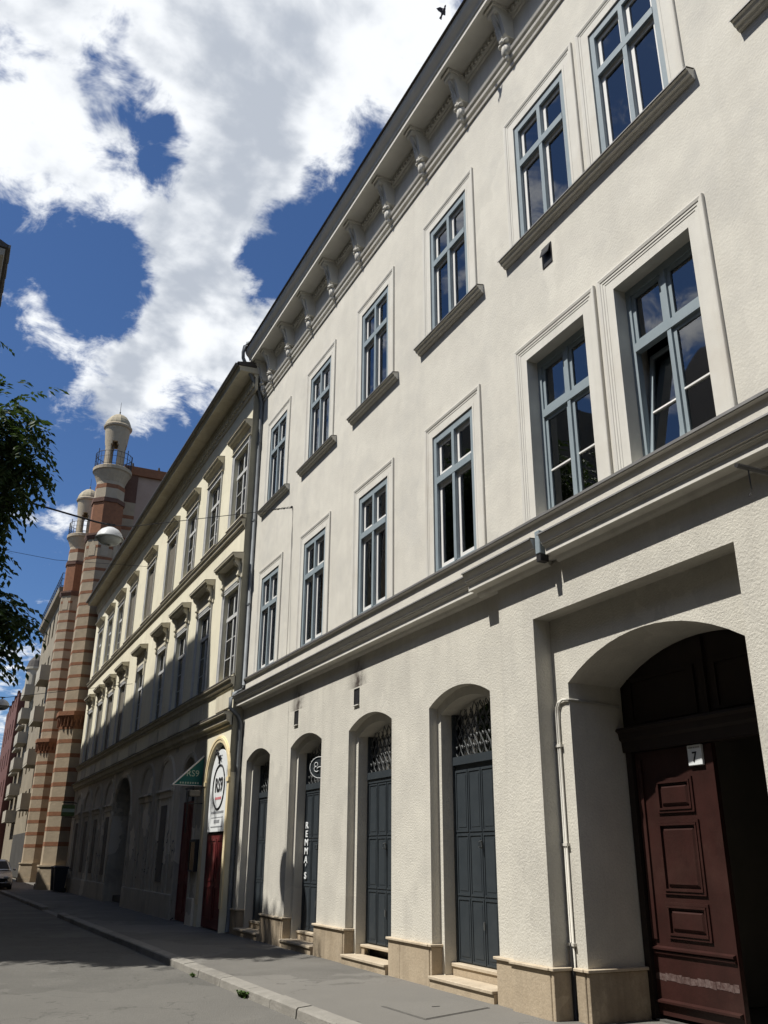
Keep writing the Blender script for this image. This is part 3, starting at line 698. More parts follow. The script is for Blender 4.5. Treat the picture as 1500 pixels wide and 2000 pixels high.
def shop_door(i, label):
    yc, half, spring, rise = DI[i]; A = DI[i]
    zb, zt = .29, 2.80
    f = MB()
    f.box(XD-.02, XD+.06, yc-half, yc-half+.04, zb, spring).box(XD-.02, XD+.06, yc+half-.04, yc+half, zb, spring)
    f.box(XD-.035, XD+.06, yc-half+.04, yc+half-.04, 2.87, 2.985); f.box(XD+.01, XD+.06, yc-half+.04, yc+half-.04, zt, 2.87)
    if i != 3: f.box(XD-.012, XD+.06, yc-half+.04, yc+half-.04, zt+.005, 2.868)
    d = f.build('door', 'door_grey', H, (XD, yc, 0)); tag(d, label=label)
    lw = (2*half-.08)/4
    rows = [(zb+.02, 1.10), (1.13, 1.925), (1.955, zt-.01)]
    for k in range(4):
        a = yc+half-.04-lw*(k+1); b = a+lw
        lf_ = MB().box(XD+.006, XD+.045, a+.004, b-.004, zb+.005, zt)
        l = lf_.build('leaf', 'door_grey', d)
        for (z0, z1) in rows:
            t = MB(); e = .024
            for (p, q, r, s) in ((a+.012, b-.012, z0, z0+e), (a+.012, b-.012, z1-e, z1), (a+.012, a+.012+e, z0+e, z1-e), (b-.012-e, b-.012, z0+e, z1-e)): t.box(XD-.004, XD+.007, p, q, r, s)
            t.box(XD+.001, XD+.007, a+.012+e+.03, b-.012-e-.03, z0+e+.04, z1-e-.04)
            t.build('panel', 'door_grey', l)
    hd = MB(); 
    for z in (1.78, .78): hd.box(XD-.03, XD-.012, yc-.02, yc+.004, z-.05, z+.05)
    hd.tube([(XD-.03, yc-.012, 1.74), (XD-.07, yc-.012, 1.75), (XD-.07, yc-.012, 1.82), (XD-.03, yc-.012, 1.83)], .009, 6)
    hd.build('handle', 'grille_grey', d)
    g_ = MB(); grille(g_, yc, 2.985, A); g_.build('grille', 'grille_grey', d)
    p = [(yc+half, 2.985)]+arch(*A)+[(yc-half, 2.985)]
    MB().plate(p, XD+.075, XD+.08).build('fanlight_pane', 'glass_old', d)
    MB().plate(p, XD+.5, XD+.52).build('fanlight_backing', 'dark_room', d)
    # steps
    if i == 2:
        MB().chamfer(6.62, 6.86, yc-half, yc+half, .245, .285, .006).build('door_sill', 'limestone_cap', d)
        MB().box(6.64, 6.70, yc+half-.14, yc+half, .13, .245).build('hatch_cheek', 'limestone', d); MB().box(6.64, 6.70, yc-half, yc-half+.14, .13, .245).build('hatch_cheek', 'limestone', d)
        MB().box(6.8, 6.84, yc-half, yc+half, .05, .245).build('cellar_hatch', 'iron', d)
    else:
        MB().chamfer(6.63, 6.88, yc-half-.0, yc+half, .245, .29, .006).build('door_sill', 'limestone_cap', d)
        MB().box(6.65, 6.87, yc-half, yc+half, .10, .244).build('riser', 'limestone', d)
    yo, ho = DO[i][0], DO[i][1]
    MB().chamfer(6.30, 6.64, yo-ho+.05, yo+ho-.05, .10, .14, .006).build('step', 'limestone_cap', d)
    MB().box(6.325, 6.64, yo-ho+.05, yo+ho-.05, -.03, .099).build('step_riser', 'limestone', d)
    return d
doors = [shop_door(0, 'dark grey panelled door in the leftmost narrow arch'), shop_door(1, 'dark grey panelled door lettered REMMA\'S'), shop_door(2, 'dark grey panelled door above a cellar hatch'), shop_door(3, 'dark grey panelled door nearest the gate')]
for k, ch in enumerate("REMMA'S"):
    letters('letter', ch, .18, 'sign_white', doors[1], (XD-.016, 17.44, [2.19, 2.03, 1.87, 1.71, 1.55, 1.41, 1.26][k]), bold=.004, sx=1.45, sy=.95)
rs = empty('round_sign', (6.615, 16.58, 3.24)); tag(rs, 'round dark sign with thin pale ring hung in the arch of the REMMA\'S door', 'sign')
SC = Vector((6.615, 16.58, 3.24)); ST = Vector((.7071, -.7071, 0)); SN = Vector((-.7071, -.7071, 0))
def onsign(u, v, w=0.0): return SC+ST*u+Vector((0, 0, v))+SN*w
t = MB(); n_ = 36
t.v = [tuple(onsign(.205*math.cos(2*math.pi*k/n_), .205*math.sin(2*math.pi*k/n_), w)) for w in (-.012, .012) for k in range(n_)]
t.f = [tuple(range(n_)), tuple(range(2*n_-1, n_-1, -1))]+[(k, (k+1) % n_, n_+(k+1) % n_, n_+k) for k in range(n_)]
t.build('disc', 'door_grey', rs)
MB().tube([onsign(.20*math.cos(a*math.pi/24), .20*math.sin(a*math.pi/24), .016) for a in range(49)], .008, 6, False).build('ring', 'sign_white', rs)
t = MB()
t.tube([onsign(-.07+.035*math.cos(a), .055+.04*math.sin(a), .016) for a in [x*.5-.9 for x in range(12)]], .009, 6)
t.tube([onsign(-.06+.05*math.cos(a), -.03+.05*math.sin(a), .016) for a in [x*.4+1.6 for x in range(11)]], .010, 6)
t.tube([onsign(-.05, -.02, .016), onsign(-.01, .01, .016), onsign(.06, .012, .016), onsign(.12, -.01, .016)], .010, 6)
t.build('emblem', 'sign_white', rs)
MB().tube([onsign(0, .2), onsign(0, .46)], .006, 5).build('hanger', 'iron', rs)

# ---- carriage gate: closed left leaf, right leaf swung in, transom and arched top
G = empty('gate', (XG, 7.17, 0), H); tag(G, label='dark brown carriage gate with one panelled leaf shut')
yL, yR = 8.52, 5.82
MB().box(XG-.02, XG+.14, yL-.10, yL-.005, 0, 3.0).build('gate_post', 'gate_dark', G); MB().box(XG-.02, XG+.14, yR+.005, yR+.10, 0, 3.0).build('gate_post', 'gate_dark', G)
t = MB().prism([(XG-.05, 2.80), (XG+.12, 2.80), (XG+.12, 3.08), (XG-.12, 3.08), (XG-.14, 3.05), (XG-.10, 3.02), (XG-.09, 2.95), (XG-.06, 2.92)], yR+.01, yL+.03); t.build('transom', 'gate_dark', G)
p = [(GA[0]+GA[1], 3.08)]+arch(*GA)+[(GA[0]-GA[1], 3.08)]
MB().plate(p, XG+.02, XG+.05).build('tympanum', 'gate_dark', G)
t = MB()
for (a, b, c, d) in ((8.40, 7.30, 3.12, 3.16), (8.40, 7.30, 3.62, 3.66), (8.40, 8.34, 3.16, 3.62), (7.36, 7.30, 3.16, 3.62), (7.04, 5.95, 3.12, 3.16), (7.04, 5.95, 3.62, 3.66), (7.04, 6.98, 3.16, 3.62)): t.box(XG-.005, XG+.02, min(a, b), max(a, b), c, d)
t.box(XG-.02, XG+.02, 7.12, 7.22, 3.081, 3.93); t.build('tympanum_panels', 'gate_dark', G)
lfy0, lfy1 = 7.20, 8.415
leaf = MB().box(XG+.03, XG+.09, lfy0, lfy1, .06, 2.79).build('leaf', 'gate_brown', G)
def coffer(y0, y1, z0, z1, raise_=True):
    s = MB(); e = .055
    for k, (ins, xx, ww) in enumerate(((0, .010, .03), (.032, .022, .022))):
        s.box(XG+.03-xx-.012, XG+.031, y0+ins, y1-ins, z1-ins-ww, z1-ins).box(XG+.03-xx-.012, XG+.031, y0+ins, y1-ins, z0+ins, z0+ins+ww)
        s.box(XG+.03-xx-.010, XG+.031, y0+ins, y0+ins+ww, z0+ins+ww, z1-ins-ww).box(XG+.03-xx-.010, XG+.031, y1-ins-ww, y1-ins, z0+ins+ww, z1-ins-ww)
    q = .075
    b0, b1 = (y0+q, y1-q), (z0+q, z1-q); i2 = .028
    n = len(s.v); xo, xi = XG+.028, XG+.006
    s.v += [(xo, b0[0], b1[0]), (xo, b0[1], b1[0]), (xo, b0[1], b1[1]), (xo, b0[0], b1[1]), (xi, b0[0]+i2, b1[0]+i2), (xi, b0[1]-i2, b1[0]+i2), (xi, b0[1]-i2, b1[1]-i2), (xi, b0[0]+i2, b1[1]-i2)]
    for f in ((4, 5, 6, 7), (0, 1, 5, 4), (1, 2, 6, 5), (2, 3, 7, 6), (3, 0, 4, 7)): s.f.append(tuple(n+i for i in f))
    s.build('panel', 'gate_brown', leaf)
coffer(7.53, 8.10, 2.10, 2.47); coffer(7.50, 8.13, 1.26, 2.02); coffer(7.50, 8.13, .82, 1.18)
t = MB()
for z, x in ((.70, .045), (.66, .025), (.185, .05)): t.prism([(XG+.031, z+.035), (XG+.03-x, z+.02), (XG+.03-x, z), (XG+.031, z-.02)], lfy0+.02, lfy1-.03)
t.build('rail_moulding', 'gate_brown', leaf)
t = MB().box(XG+.005, XG+.031, lfy1-.11, lfy1-.06, .8, 2.7).box(XG+.01, XG+.031, lfy1-.05, lfy1-.02, .8, 2.7); t.build('stile_moulding', 'gate_brown', leaf)
t = MB(); q = random.Random(3); yy = lfy0+.03
while yy < lfy1-.05:
    l = q.uniform(.05, .12); t.quad((XG+.0275, yy, .395+q.uniform(-.01, .01)), (XG+.0275, yy+l+.004, .395+q.uniform(-.01, .01)), (XG+.0275, yy+l+.004, .465+q.uniform(-.012, .012)), (XG+.0275, yy, .465+q.uniform(-.012, .012))); yy += l
t.build('scrape_mark', 'scrape', leaf)
MB().box(XG+.12, XG+.18, yR+.03, yR+.09, .06, 2.79).box(XG+.12, XG+1.30, yR+.02, yR+.10, .06, 2.79).build('open_leaf', 'gate_brown', G)
MB().box(XG-.02, XG+.2, yR+.01, yL-.01, -.01, .02).build('threshold', 'iron_cover', G)
# the passage behind
t = MB(); t.quad((XG+.14, yL, .02), (11, yL, .02), (11, yL, 4.2), (XG+.14, yL, 4.2)); t.quad((XG+.14, yR, .02), (11, yR, .02), (11, yR, 4.2), (XG+.14, yR, 4.2)); t.quad((11, yR, .02), (11, yL, .02), (11, yL, 4.2), (11, yR, 4.2)); t.quad((XG+.14, yR, 4.2), (11, yR, 4.2), (11, yL, 4.2), (XG+.14, yL, 4.2)); t.quad((XG+.14, yR, .012), (11, yR, .012), (11, yL, .012), (XG+.14, yL, .012))
t.build('passage_wall', 'passage', H)
hn = empty('house_number', (XG, 7.42, 2.57)); tag(hn, 'white enamel house number plate with a 7 on the brown gate', 'number plate')
MB().chamfer(XG-.006, XG+.03, 7.315, 7.525, 2.57, 2.79, .006).build('plate', 'sign_white', hn)
letters('numeral', '7', .15, 'print_black', hn, (XG-.008, 7.42, 2.655), bold=.002, sx=.9)
t = MB()
for a, b in ((7.335, 7.365), (7.37, 7.40), (7.407, 7.43), (7.44, 7.475), (7.48, 7.505)): t.box(XG-.009, XG-.005, a, b, 2.752, 2.766)
t.build('small_print', 'print_grey', hn)

# ---- things fixed to the front: vents, conduits, rod, downpipe
def vent(y0, y1, z0, z1, hood):
    o = MB().box(XW-.012, XW+.01, y0-.015, y1+.015, z0-.015, z0).box(XW-.012, XW+.01, y0-.015, y1+.015, z1, z1+.015).box(XW-.012, XW+.01, y0-.015, y0, z0, z1).box(XW-.012, XW+.01, y1, y1+.015, z0, z1).box(XW-.003, XW+.005, y0, y1, z0, z1)
    v = o.build('vent', 'iron', H)
    if hood: MB().prism([(XW-.013, z1+.01), (XW-.06, z1-.13), (XW-.06, z1-.15), (XW-.052, z1-.15), (XW-.052, z1-.135), (XW-.013, z1)], y0, y1).build('hood', 'iron', v)
    else: MB().box(XW-.035, XW+.0, y0-.02, y1+.02, z0-.03, z0-.016).build('vent_sill', 'trim_white', v)
vent(8.0, 8.19, 9.30, 9.60, True); vent(17.33, 17.52, 4.16, 4.42, False); vent(14.27, 14.46, 4.14, 4.40, False)
for dx, yy in ((0, 8.775), (.0, 8.735)):
    x = XR-.022
    MB().tube([(x, yy, .5), (x, yy, 3.20+.04*(yy > 8.75)), (x, yy-.01, 3.30), (x, yy-.05, 3.37), (x-.004, 8.62, 3.39), (XR-.025, 8.55, 3.38), (XR+.02, 8.515, 3.38), (XR+.4, 8.512, 3.37), (XG-.05, 8.512, 3.35)], .014, 7).build('conduit_pipe', 'trim_white', H, smooth=True)
MB().tube([(XR-.03, 8.755, 0), (XR-.03, 8.755, .52), (XR-.025, 8.755, .72), (XR-.02, 8.76, .75)], .028, 8).build('conduit_pipe', 'iron', H, smooth=True)
for z in (.72, 1.75, 2.85): MB().box(XR-.045, XR, 8.70, 8.81, z, z+.03).build('pipe_clip', 'trim_white', H)
rod = empty('flag_holder', (XP, 4.5, 4.54)); tag(rod, 'thin black iron rod sticking out below the string course at the right edge', 'iron rod')
MB().tube([(XP+.02, 4.5, 4.54), (5.27, 4.5, 4.54)], .021, 8).build('rod', 'iron', rod)
MB().tube([(5.40, 4.5, 4.53), (5.40, 4.50, 4.42), (5.41, 4.505, 4.36), (5.38, 4.51, 4.30)], .006, 5).build('loose_wire', 'iron', rod)
dp = empty('downpipe', (6.26, 21.13, 0), H); tag(dp, label='grey zinc rainwater downpipe between the two houses')
MB().tube([(5.80, 20.90, 15.14), (5.74, 20.92, 15.12), (5.68, 20.94, 15.02), (5.65, 20.96, 14.82), (5.67, 20.99, 14.66), (5.75, 21.01, 14.52), (6.05, 21.03, 13.98), (6.24, 21.08, 13.72), (6.325, 21.11, 13.45), (6.345, 21.13, 13.0), (6.345, 21.13, 5.55)], .05, 12).build('pipe', 'zinc', dp, smooth=True)
MB().tube([(6.345, 21.13, 5.56), (6.30, 21.14, 5.42), (6.10, 21.16, 5.32), (6.04, 21.16, 5.22), (6.04, 21.16, 4.98), (6.26, 21.14, 4.80), (6.33, 21.13, 4.6), (6.33, 21.13, .4), (6.31, 21.13, .02)], .05, 12).build('pipe', 'zinc', dp, smooth=True)
for z in (12.2, 9.9, 7.6, 3.6, 1.6): MB().lathe([(.05, z), (.06, z), (.06, z+.04), (.05, z+.04)], 6.34, 21.13, 12).build('pipe_clip', 'zinc', dp)
# pot plant behind the right-hand deep window
pl = empty('potted_plant', (6.75, 5.95, 5.78)); tag(pl, 'leafy plant in a pale pot behind the window over the gate', 'plant')
MB().lathe([(.07, 5.76), (.10, 5.92), (.105, 5.95), (.09, 5.95)], 6.77, 5.92, 14).build('pot', 'terracotta', pl)
t = MB(); q = random.Random(5)
for i in range(150):
    c = Vector((6.78+q.gauss(0, .05), 5.95+q.gauss(0, .10), 6.16+q.gauss(0, .14))); d = Vector((q.gauss(0, 1), q.gauss(0, 1), q.gauss(0, .6))).normalized()*.05; s = d.cross(Vector((q.gauss(0, 1), q.gauss(0, 1), q.gauss(0, 1)))).normalized()*.02
    t.quad(c-d, c+s, c+d, c-s)
t.build('foliage', 'weed', pl)
MB().tube([(6.77, 5.93, 5.94), (6.78, 5.95, 6.3)], .008, 5).build('stem', 'bark', pl)

# ------------------------------------------------------------------ the cream house next door
XC = 6.12; CY0, CY1 = 21.2, 48.35
K = empty('cream_house', (XC, 34, 0)); tag(K, 'pale yellow three-storey house with hooded windows next to the white house', 'building')
CC = [22.02, 24.75, 27.50, 30.37, 33.95, 37.62, 40.52, 43.32, 46.25]
CW = .66; CU0, CU1, CL0, CL1 = 10.12, 12.32, 5.85, 8.20
hc = [(c-CW, c+CW, CU0, CU1) for c in CC]+[(c-CW, c+CW, CL0, CL1) for c in CC]
t = MB(); wall_cells(t, XC, CY0, CY1, 4.8, 14.2, hc)
for h in hc: hole_sides(t, XC, XC+.3, h)
t.build('wall', 'cream', K)
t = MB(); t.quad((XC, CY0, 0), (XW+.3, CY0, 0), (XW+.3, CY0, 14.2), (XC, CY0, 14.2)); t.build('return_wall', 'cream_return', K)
t = MB(); t.quad((XC, CY1, 0), (17, CY1, 0), (17, CY1, 14.4), (XC, CY1, 14.4)); t.quad((17, CY0, 0), (17, CY1, 0), (17, CY1, 14.4), (17, CY0, 14.4)); t.build('outer_wall', 'cream_low', K)
for z in (.02, 4.9, 9.0, 14.0): MB().box(XC+.31, 16.98, CY0+.05, CY1-.02, z, z+.2).build('floor_slab', 'room_wall', K)
MB().box(10, 10.2, CY0+.05, CY1-.02, .25, 13.9).build('inner_wall', 'room_wall', K)
def make_old_window(h, rows, blind):
    t = MB(); w2 = CW-.005; x0, x1 = .10, .15; zt = h*.70
    t.box(x0, x1, -w2, -w2+.06, .005, h-.005).box(x0, x1, w2-.06, w2, .005, h-.005).box(x0+.001, x1, -w2+.06, w2-.06, h-.075, h-.005).box(x0+.001, x1, -w2+.06, w2-.06, .005, .07)
    t.box(x0-.03, x1, -w2+.06, w2-.06, zt-.05, zt+.05).box(x0-.012, x1, -.045, .045, .07, zt-.05).box(x0-.012, x1, -.045, .045, zt+.05, h-.075)
    win = t.build('window', 'frame_old')
    cells = [(-w2+.06, -.045, zt+.05, h-.075), (.045, w2-.06, zt+.05, h-.075)]
    zs = [.07+(zt-.12)*i/rows for i in range(rows+1)]
    br = MB()
    for a, b in ((-w2+.06, -.045), (.045, w2-.06)):
        for i in range(rows):
            cells.append((a, b, zs[i]+.012*(i > 0), zs[i+1]-.012*(i < rows-1)))
            if i: br.box(x0+.006, x1-.004, a, b, zs[i]-.012, zs[i]+.012)
    br.build('glazing_bar', 'frame_old', win, (0, 0, 0))
    for (a, b, c, d) in cells: MB().box(.122, .127, a, b, c, d).build('pane', 'glass_old', win, (0, 0, 0))
    if blind: MB().box(.06, .08, -w2+.03, w2-.03, .03, h*.88).build('roller_shutter', 'shutter_grey', win, (0, 0, 0))
    return win
def place_k(proto, used, loc):
    if not used:
        proto.parent = K; proto.location = Vector(loc)-W[K.name]; W[proto.name] = Vector(loc)
        for ch in proto.children: W[ch.name] = Vector(loc)
        return proto
    return copy_tree(proto, K, loc)
ku, kub, kl, klb = make_old_window(CU1-CU0, 3, False), make_old_window(CU1-CU0, 3, True), make_old_window(CL1-CL0, 3, False), make_old_window(CL1-CL0, 3, True)
nu = [0, 0, 0, 0]
for i, c in enumerate(CC):
    b = i in (3, 4, 5); place_k(kub if b else ku, nu[1 if b else 0], (XC, c, CU0)); nu[1 if b else 0] = 1
    b = i in (5, 6, 7, 8); place_k(klb if b else kl, nu[3 if b else 2], (XC, c, CL0)); nu[3 if b else 2] = 1
SURC = [(0, 0), (0, .02), (.05, .02), (.055, .03), (.11, .03), (.115, .045), (.14, .045), (.14, 0)]
sme = MB().frame3(-CW, CW, 0, CU1-CU0, SURC, 0).mesh('window_surround', 'frame_old'); sml = MB().frame3(-CW, CW, 0, CL1-CL0, SURC, 0).mesh('window_surround', 'frame_old')
hood_u = [(0, .60), (-.235, .56), (-.24, .51), (-.205, .50), (-.19, .455), (-.14, .445), (-.10, .40), (-.06, .37), (-.04, .36), (-.04, .16), (-.07, .15), (-.07, .125), (0, .12)]
hood_l = [(0, .80), (-.30, .755), (-.305, .70), (-.265, .69), (-.25, .64), (-.05, .62), (-.05, .52), (-.03, .51), (-.03, .14), (0, .14)]
hmu = MB().prism(hood_u, -.86, .86).mesh('hood', 'cream_trim'); hml = MB().prism(hood_l, -.90, .90).mesh('hood', 'cream_trim')
flu = MB().prism([(0, .61), (-.245, .57), (-.25, .545), (-.245, .545), (-.24, .562), (0, .602)], -.87, .87).mesh('flashing', 'roof_dark')
fll = MB().prism([(0, .81), (-.31, .765), (-.315, .74), (-.31, .74), (-.305, .757), (0, .802)], -.91, .91).mesh('flashing', 'roof_dark')
con = MB().prism([(0, .64), (-.20, .64), (-.21, .56), (-.17, .50), (-.10, .44), (-.085, .34), (-.10, .26), (-.09, .20), (-.05, .17), (0, .16)], -.06, .06)
con.blob(-.15, 0, .56, .07, .075, .07, 8, 5); con.blob(-.09, 0, .22, .045, .07, .045, 8, 5); con.blob(-.06, 0, .08, .05, .05, .09, 8, 5)
cme2 = con.mesh('console', 'cream_trim')
sil = MB().prism([(0, .0), (-.10, -.02), (-.105, -.05), (-.07, -.06), (-.06, -.11), (0, -.12)], -.80, .80).mesh('window_sill', 'cream_trim')
for i, c in enumerate(CC):
    put('window_surround', sme, K, (XC, c, CU0)); put('window_surround', sml, K, (XC, c, CL0))
    h = put('hood', hmu, K, (XC, c, CU1)); put('flashing', flu, h, (XC, c, CU1))
    h = put('hood', hml, K, (XC, c, CL1)); put('flashing', fll, h, (XC, c, CL1))
    for s in (-1, 1):
        if i != 4: put('console', cme2, h, (XC, c+s*.73, CL1))
        else: put('console', MB().box(-.06, 0, -.06, .06, -.35, .5).mesh('console', 'cream_trim'), h, (XC, c+s*.73, CL1))
    put('window_sill', sil, K, (XC, c, CU0))
for (z, p, hgt) in ((9.98, .13, .26), (5.78, .15, .26), (4.93, .22, .34)):
    b = MB().prism([(XC+.02, z), (XC-p, z-.03), (XC-p, z-.08), (XC-p*.7, z-.10), (XC-p*.6, z-hgt*.7), (XC-p*.25, z-hgt*.8), (XC-p*.2, z-hgt), (XC+.02, z-hgt)], CY0-.0, CY1+.05).build('string_course', 'cream_trim', K)
    MB().prism([(XC, z+.012), (XC-p-.01, z-.02), (XC-p-.014, z-.045), (XC-p-.009, z-.045), (XC-p-.004, z-.026), (XC, z+.004)], CY0-.01, CY1+.06).build('flashing', 'roof_dark', b)
for c in CC:
    MB().box(XC-.03, XC+.01, c-.7, c+.7, 5.05, 5.45).build('apron_panel', 'cream_trim', K)
# eaves
MB().prism([(XC+.02, 13.75), (XC-.04, 13.75), (XC-.06, 13.80), (XC-.06, 14.12), (XC-.10, 14.15), (XC-.10, 14.22), (XC+.02, 14.22)], CY0-.25, CY1+.1).build('frieze', 'cream_trim', K)
MB().prism([(XC+.02, 14.225), (5.62, 14.225), (5.61, 14.20), (5.585, 14.20), (5.58, 14.28), (5.56, 14.33), (5.54, 14.36), (XC+.02, 14.40)], CY0-.28, CY1+.30).build('cornice', 'cream_trim', K)
t = MB(); y = CY0-.2
while y < CY1: t.box(XC-.115, XC-.055, y, y+.12, 13.85, 14.08); y += .21
tag(t.build('dentil_course', 'cream_trim', K), kind='stuff')
MB().prism([(5.50, 14.46), (5.49, 14.37), (5.56, 14.365), (XC, 14.42), (11.5, 17.6), (11.5, 17.72), (XC, 14.60)], CY0-.30, CY1+.35).build('roof', 'roof_dark', K)
MB().prism([(11.5, 17.6), (11.5, 17.72), (17.4, 14.4), (17.4, 14.3)], CY0, CY1+.3).build('roof_slope', 'roof_dark', K)
gt = MB(); n = 10
gp = [(5.49+.055*math.cos(a), 14.40+.055*math.sin(a)) for a in [math.pi+math.pi*i/n for i in range(n+1)]]
gt.prism(gp+[(5.54, 14.41), (5.44, 14.41)], CY0-.30, CY1+.34).build('gutter', 'sheet_metal', K)
# ground floor: arched bays
AR = [(22.12, .96, 3.36, .90, 'sign'), (24.95, .82, 3.35, .80, 'door'), (27.75, .98, 3.45, .86, 'blind'), (30.5, .98, 3.45, .86, 'blind'), (34.8, 1.75, 3.0, 1.30, 'gate'), (37.75, .95, 3.45, .86, 'blind'), (40.65, .95, 3.45, .86, 'blind'), (43.35, .95, 3.45, .80, 'blind'), (46.2, .9, 3.45, .8, 'blind')]
t = MB(); arch_zone(t, XC, 23.42, CY1, 0, 4.8, [(a[0], a[1], a[2], a[3]) for a in AR if a[4] in ('door', 'gate')])
arch_reveal(t, XC, XC+.35, *AR[1][:4], 0); arch_reveal(t, XC, XC+.9, *AR[4][:4], 0)
t.build('lower_wall', 'cream_low', K)
t = MB(); arch_zone(t, XC, CY0, 23.42, 0, 4.8, [AR[0][:4]]); arch_reveal(t, XC, XC+.18, *AR[0][:4], 0); t.build('shop_bay_wall', 'cream', K)
AP = [(0, 0), (0, .03), (.03, .035), (.07, .035), (.075, .05), (.13, .05), (.135, .025), (.16, .025), (.16, 0)]
def archivolt(A, m, z0):
    t = MB(); n = 18
    for k in range(n+1):
        a = math.pi*k/n
        for u, th in AP: t.v.append((XC-th, A[0]+(A[1]+u)*math.cos(a), A[2]+(A[3]+u)*math.sin(a)))
    L = len(AP)
    for k in range(n):
        for i in range(L-1): t.f.append((k*L+i, k*L+i+1, (k+1)*L+i+1, (k+1)*L+i))
    for s in (-1, 1):
        a, b = sorted((A[0]+s*A[1], A[0]+s*(A[1]+.16))); t.box(XC-.035, XC+.005, a, b, z0, A[2]-.001); t.box(XC-.06, XC+.005, a-.02, b+.02, A[2]-.10, A[2]+.002)
    return t.build('archivolt', m, K)
for A in AR: archivolt(A, 'yellow_arch' if A[4] == 'sign' else 'cream_low', .5 if A[4] != 'gate' else .1)
for A in AR:
    if A[4] == 'blind':
        MB().prism([(XC+.0, 3.48), (XC-.09, 3.46), (XC-.10, 3.40), (XC-.05, 3.36), (XC-.04, 3.22), (XC, 3.20)], A[0]-A[1]+.02, A[0]+A[1]-.02).build('impost', 'cream_low', K)
        for s in (-1, 1): MB().box(XC-.03, XC+.005, A[0]+s*.62-.05, A[0]+s*.62+.05, .6, 3.19).build('pilaster', 'cream_low', K)
        MB().box(XC-.02, XC+.004, A[0]-.36, A[0]+.36, .9, 3.0).build('boarded_opening', 'shutter_grey' if A[0] < 29 or A[0] > 36 else 'cream_low', K)
        MB().box(XC-.05, XC+.004, A[0]-.20, A[0]+.20, .12, .5).build('cellar_vent', 'iron', K)
for a, b in ((23.45, 24.05), (25.85, 33.0), (36.6, CY1)): MB().chamfer(XC-.06, XC+.02, a, b, -.02, .62, .01).build('plinth', 'cream_low', K)
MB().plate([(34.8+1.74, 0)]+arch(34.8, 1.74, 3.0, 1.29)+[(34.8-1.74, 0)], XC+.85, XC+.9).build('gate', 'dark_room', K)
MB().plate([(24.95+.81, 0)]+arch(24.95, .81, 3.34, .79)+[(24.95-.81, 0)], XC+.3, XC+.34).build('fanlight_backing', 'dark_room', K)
# graffiti strokes on the grey lower wall
q = random.Random(21)
for (y0, z0) in ((26.3, 1.7), (27.0, 1.3), (28.3, 1.5), (29.2, 1.2), (31.9, 1.5), (29.8, 1.9), (26.0, 1.1), (30.9, 1.4), (38.5, 1.5), (41.9, 1.4)):
    t = MB()
    for s in range(3):
        pts = []; a = q.uniform(0, 6); y, z = y0+q.uniform(-.3, .3), z0+q.uniform(-.4, .3)
        for k in range(14):
            a += q.uniform(-1.1, 1.1); y += .09*math.cos(a); z += .10*math.sin(a); pts.append((y, z))
        for (ya, za), (yb, zb) in zip(pts, pts[1:]): t.quad((XC-.004, ya, za), (XC-.004, yb, zb), (XC-.004, yb+.02, zb+.035), (XC-.004, ya+.02, za+.035))
    t.build('graffiti_scrawl', 'graffiti', K)
# shop with the RS9 sign
def shop_leaf(yc, half, z1, m, name):
    d = MB().box(XC+.10, XC+.16, yc-half, yc+half, 0.02, z1).build(name, m, K)
    for s in (-1, 1):
        for (z0, zz) in ((.2, .95), (1.05, z1-.12)):
            y0, y1 = (yc+.05, yc+half-.1) if s > 0 else (yc-half+.1, yc-.05)
            MB().box(XC+.085, XC+.101, y0, y1, z0, z0+.05).box(XC+.085, XC+.101, y0, y1, zz-.05, zz).box(XC+.086, XC+.101, y0, y0+.05, z0+.05, zz-.05).box(XC+.086, XC+.101, y1-.05, y1, z0+.05, zz-.05).build('panel', m, d)
    return d
shop_leaf(22.12, .94, 2.12, 'door_red', 'door'); shop_leaf(24.95, .80, 3.0, 'door_red', 'door')
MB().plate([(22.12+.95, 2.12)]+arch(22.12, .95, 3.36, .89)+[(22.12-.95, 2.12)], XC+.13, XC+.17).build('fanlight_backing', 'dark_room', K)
sg = empty('arched_sign', (XC, 22.12, 2.2)); tag(sg, 'white arched sign lettered RS9 above the dark red shop door', 'sign')
Asg = (22.12, .80, 3.30, .78)
MB().plate([(22.12+.80, 2.16)]+[(22.12+.80*math.cos(math.pi*k/20), 3.28+.82*math.sin(math.pi*k/20)) for k in range(21)]+[(22.12-.80, 2.16)], XC+.05, XC+.08).build('panel', 'sign_white', sg)
MB().tube([(XC+.045, 22.12+.50*math.cos(2*math.pi*k/40), 3.20+.52*math.sin(2*math.pi*k/40)) for k in range(41)], .022, 6, False).build('ring', 'print_black', sg)
letters('lettering', 'RS9', .46, 'print_black', sg, (XC+.045, 22.12, 3.23), bold=.012, sx=.95)
t = MB()
for k in range(5): t.box(XC+.044, XC+.05, 22.12-.26+k*.11, 22.12-.26+k*.11+.07, 2.90, 2.96)
t.build('red_print', 'print_red', sg)
t = MB(); q = random.Random(9)
for z, w0, hgt in ((2.58, .55, .05), (2.36, .24, .07), (2.26, .5, .025), (3.93, .14, .03), (2.48, .5, .012)):
    y = 22.12-w0
    while y < 22.12+w0:
        l = q.uniform(.03, .075); t.box(XC+.044, XC+.05, y, min(y+l, 22.12+w0), z, z+hgt); y += l+.02
t.build('small_print', 'print_grey', sg)
em = MB()
for a in (20, 70, 110, 160, 200, 340): em.tube([(XC-.02, 22.20, 4.0), (XC-.05, 22.20+.13*math.cos(R(a)), 4.0+.10*math.sin(R(a))), (XC-.03, 22.20+.20*math.cos(R(a)), 4.0+.13*math.sin(R(a))-.05)], .020, 5, r1=.005)
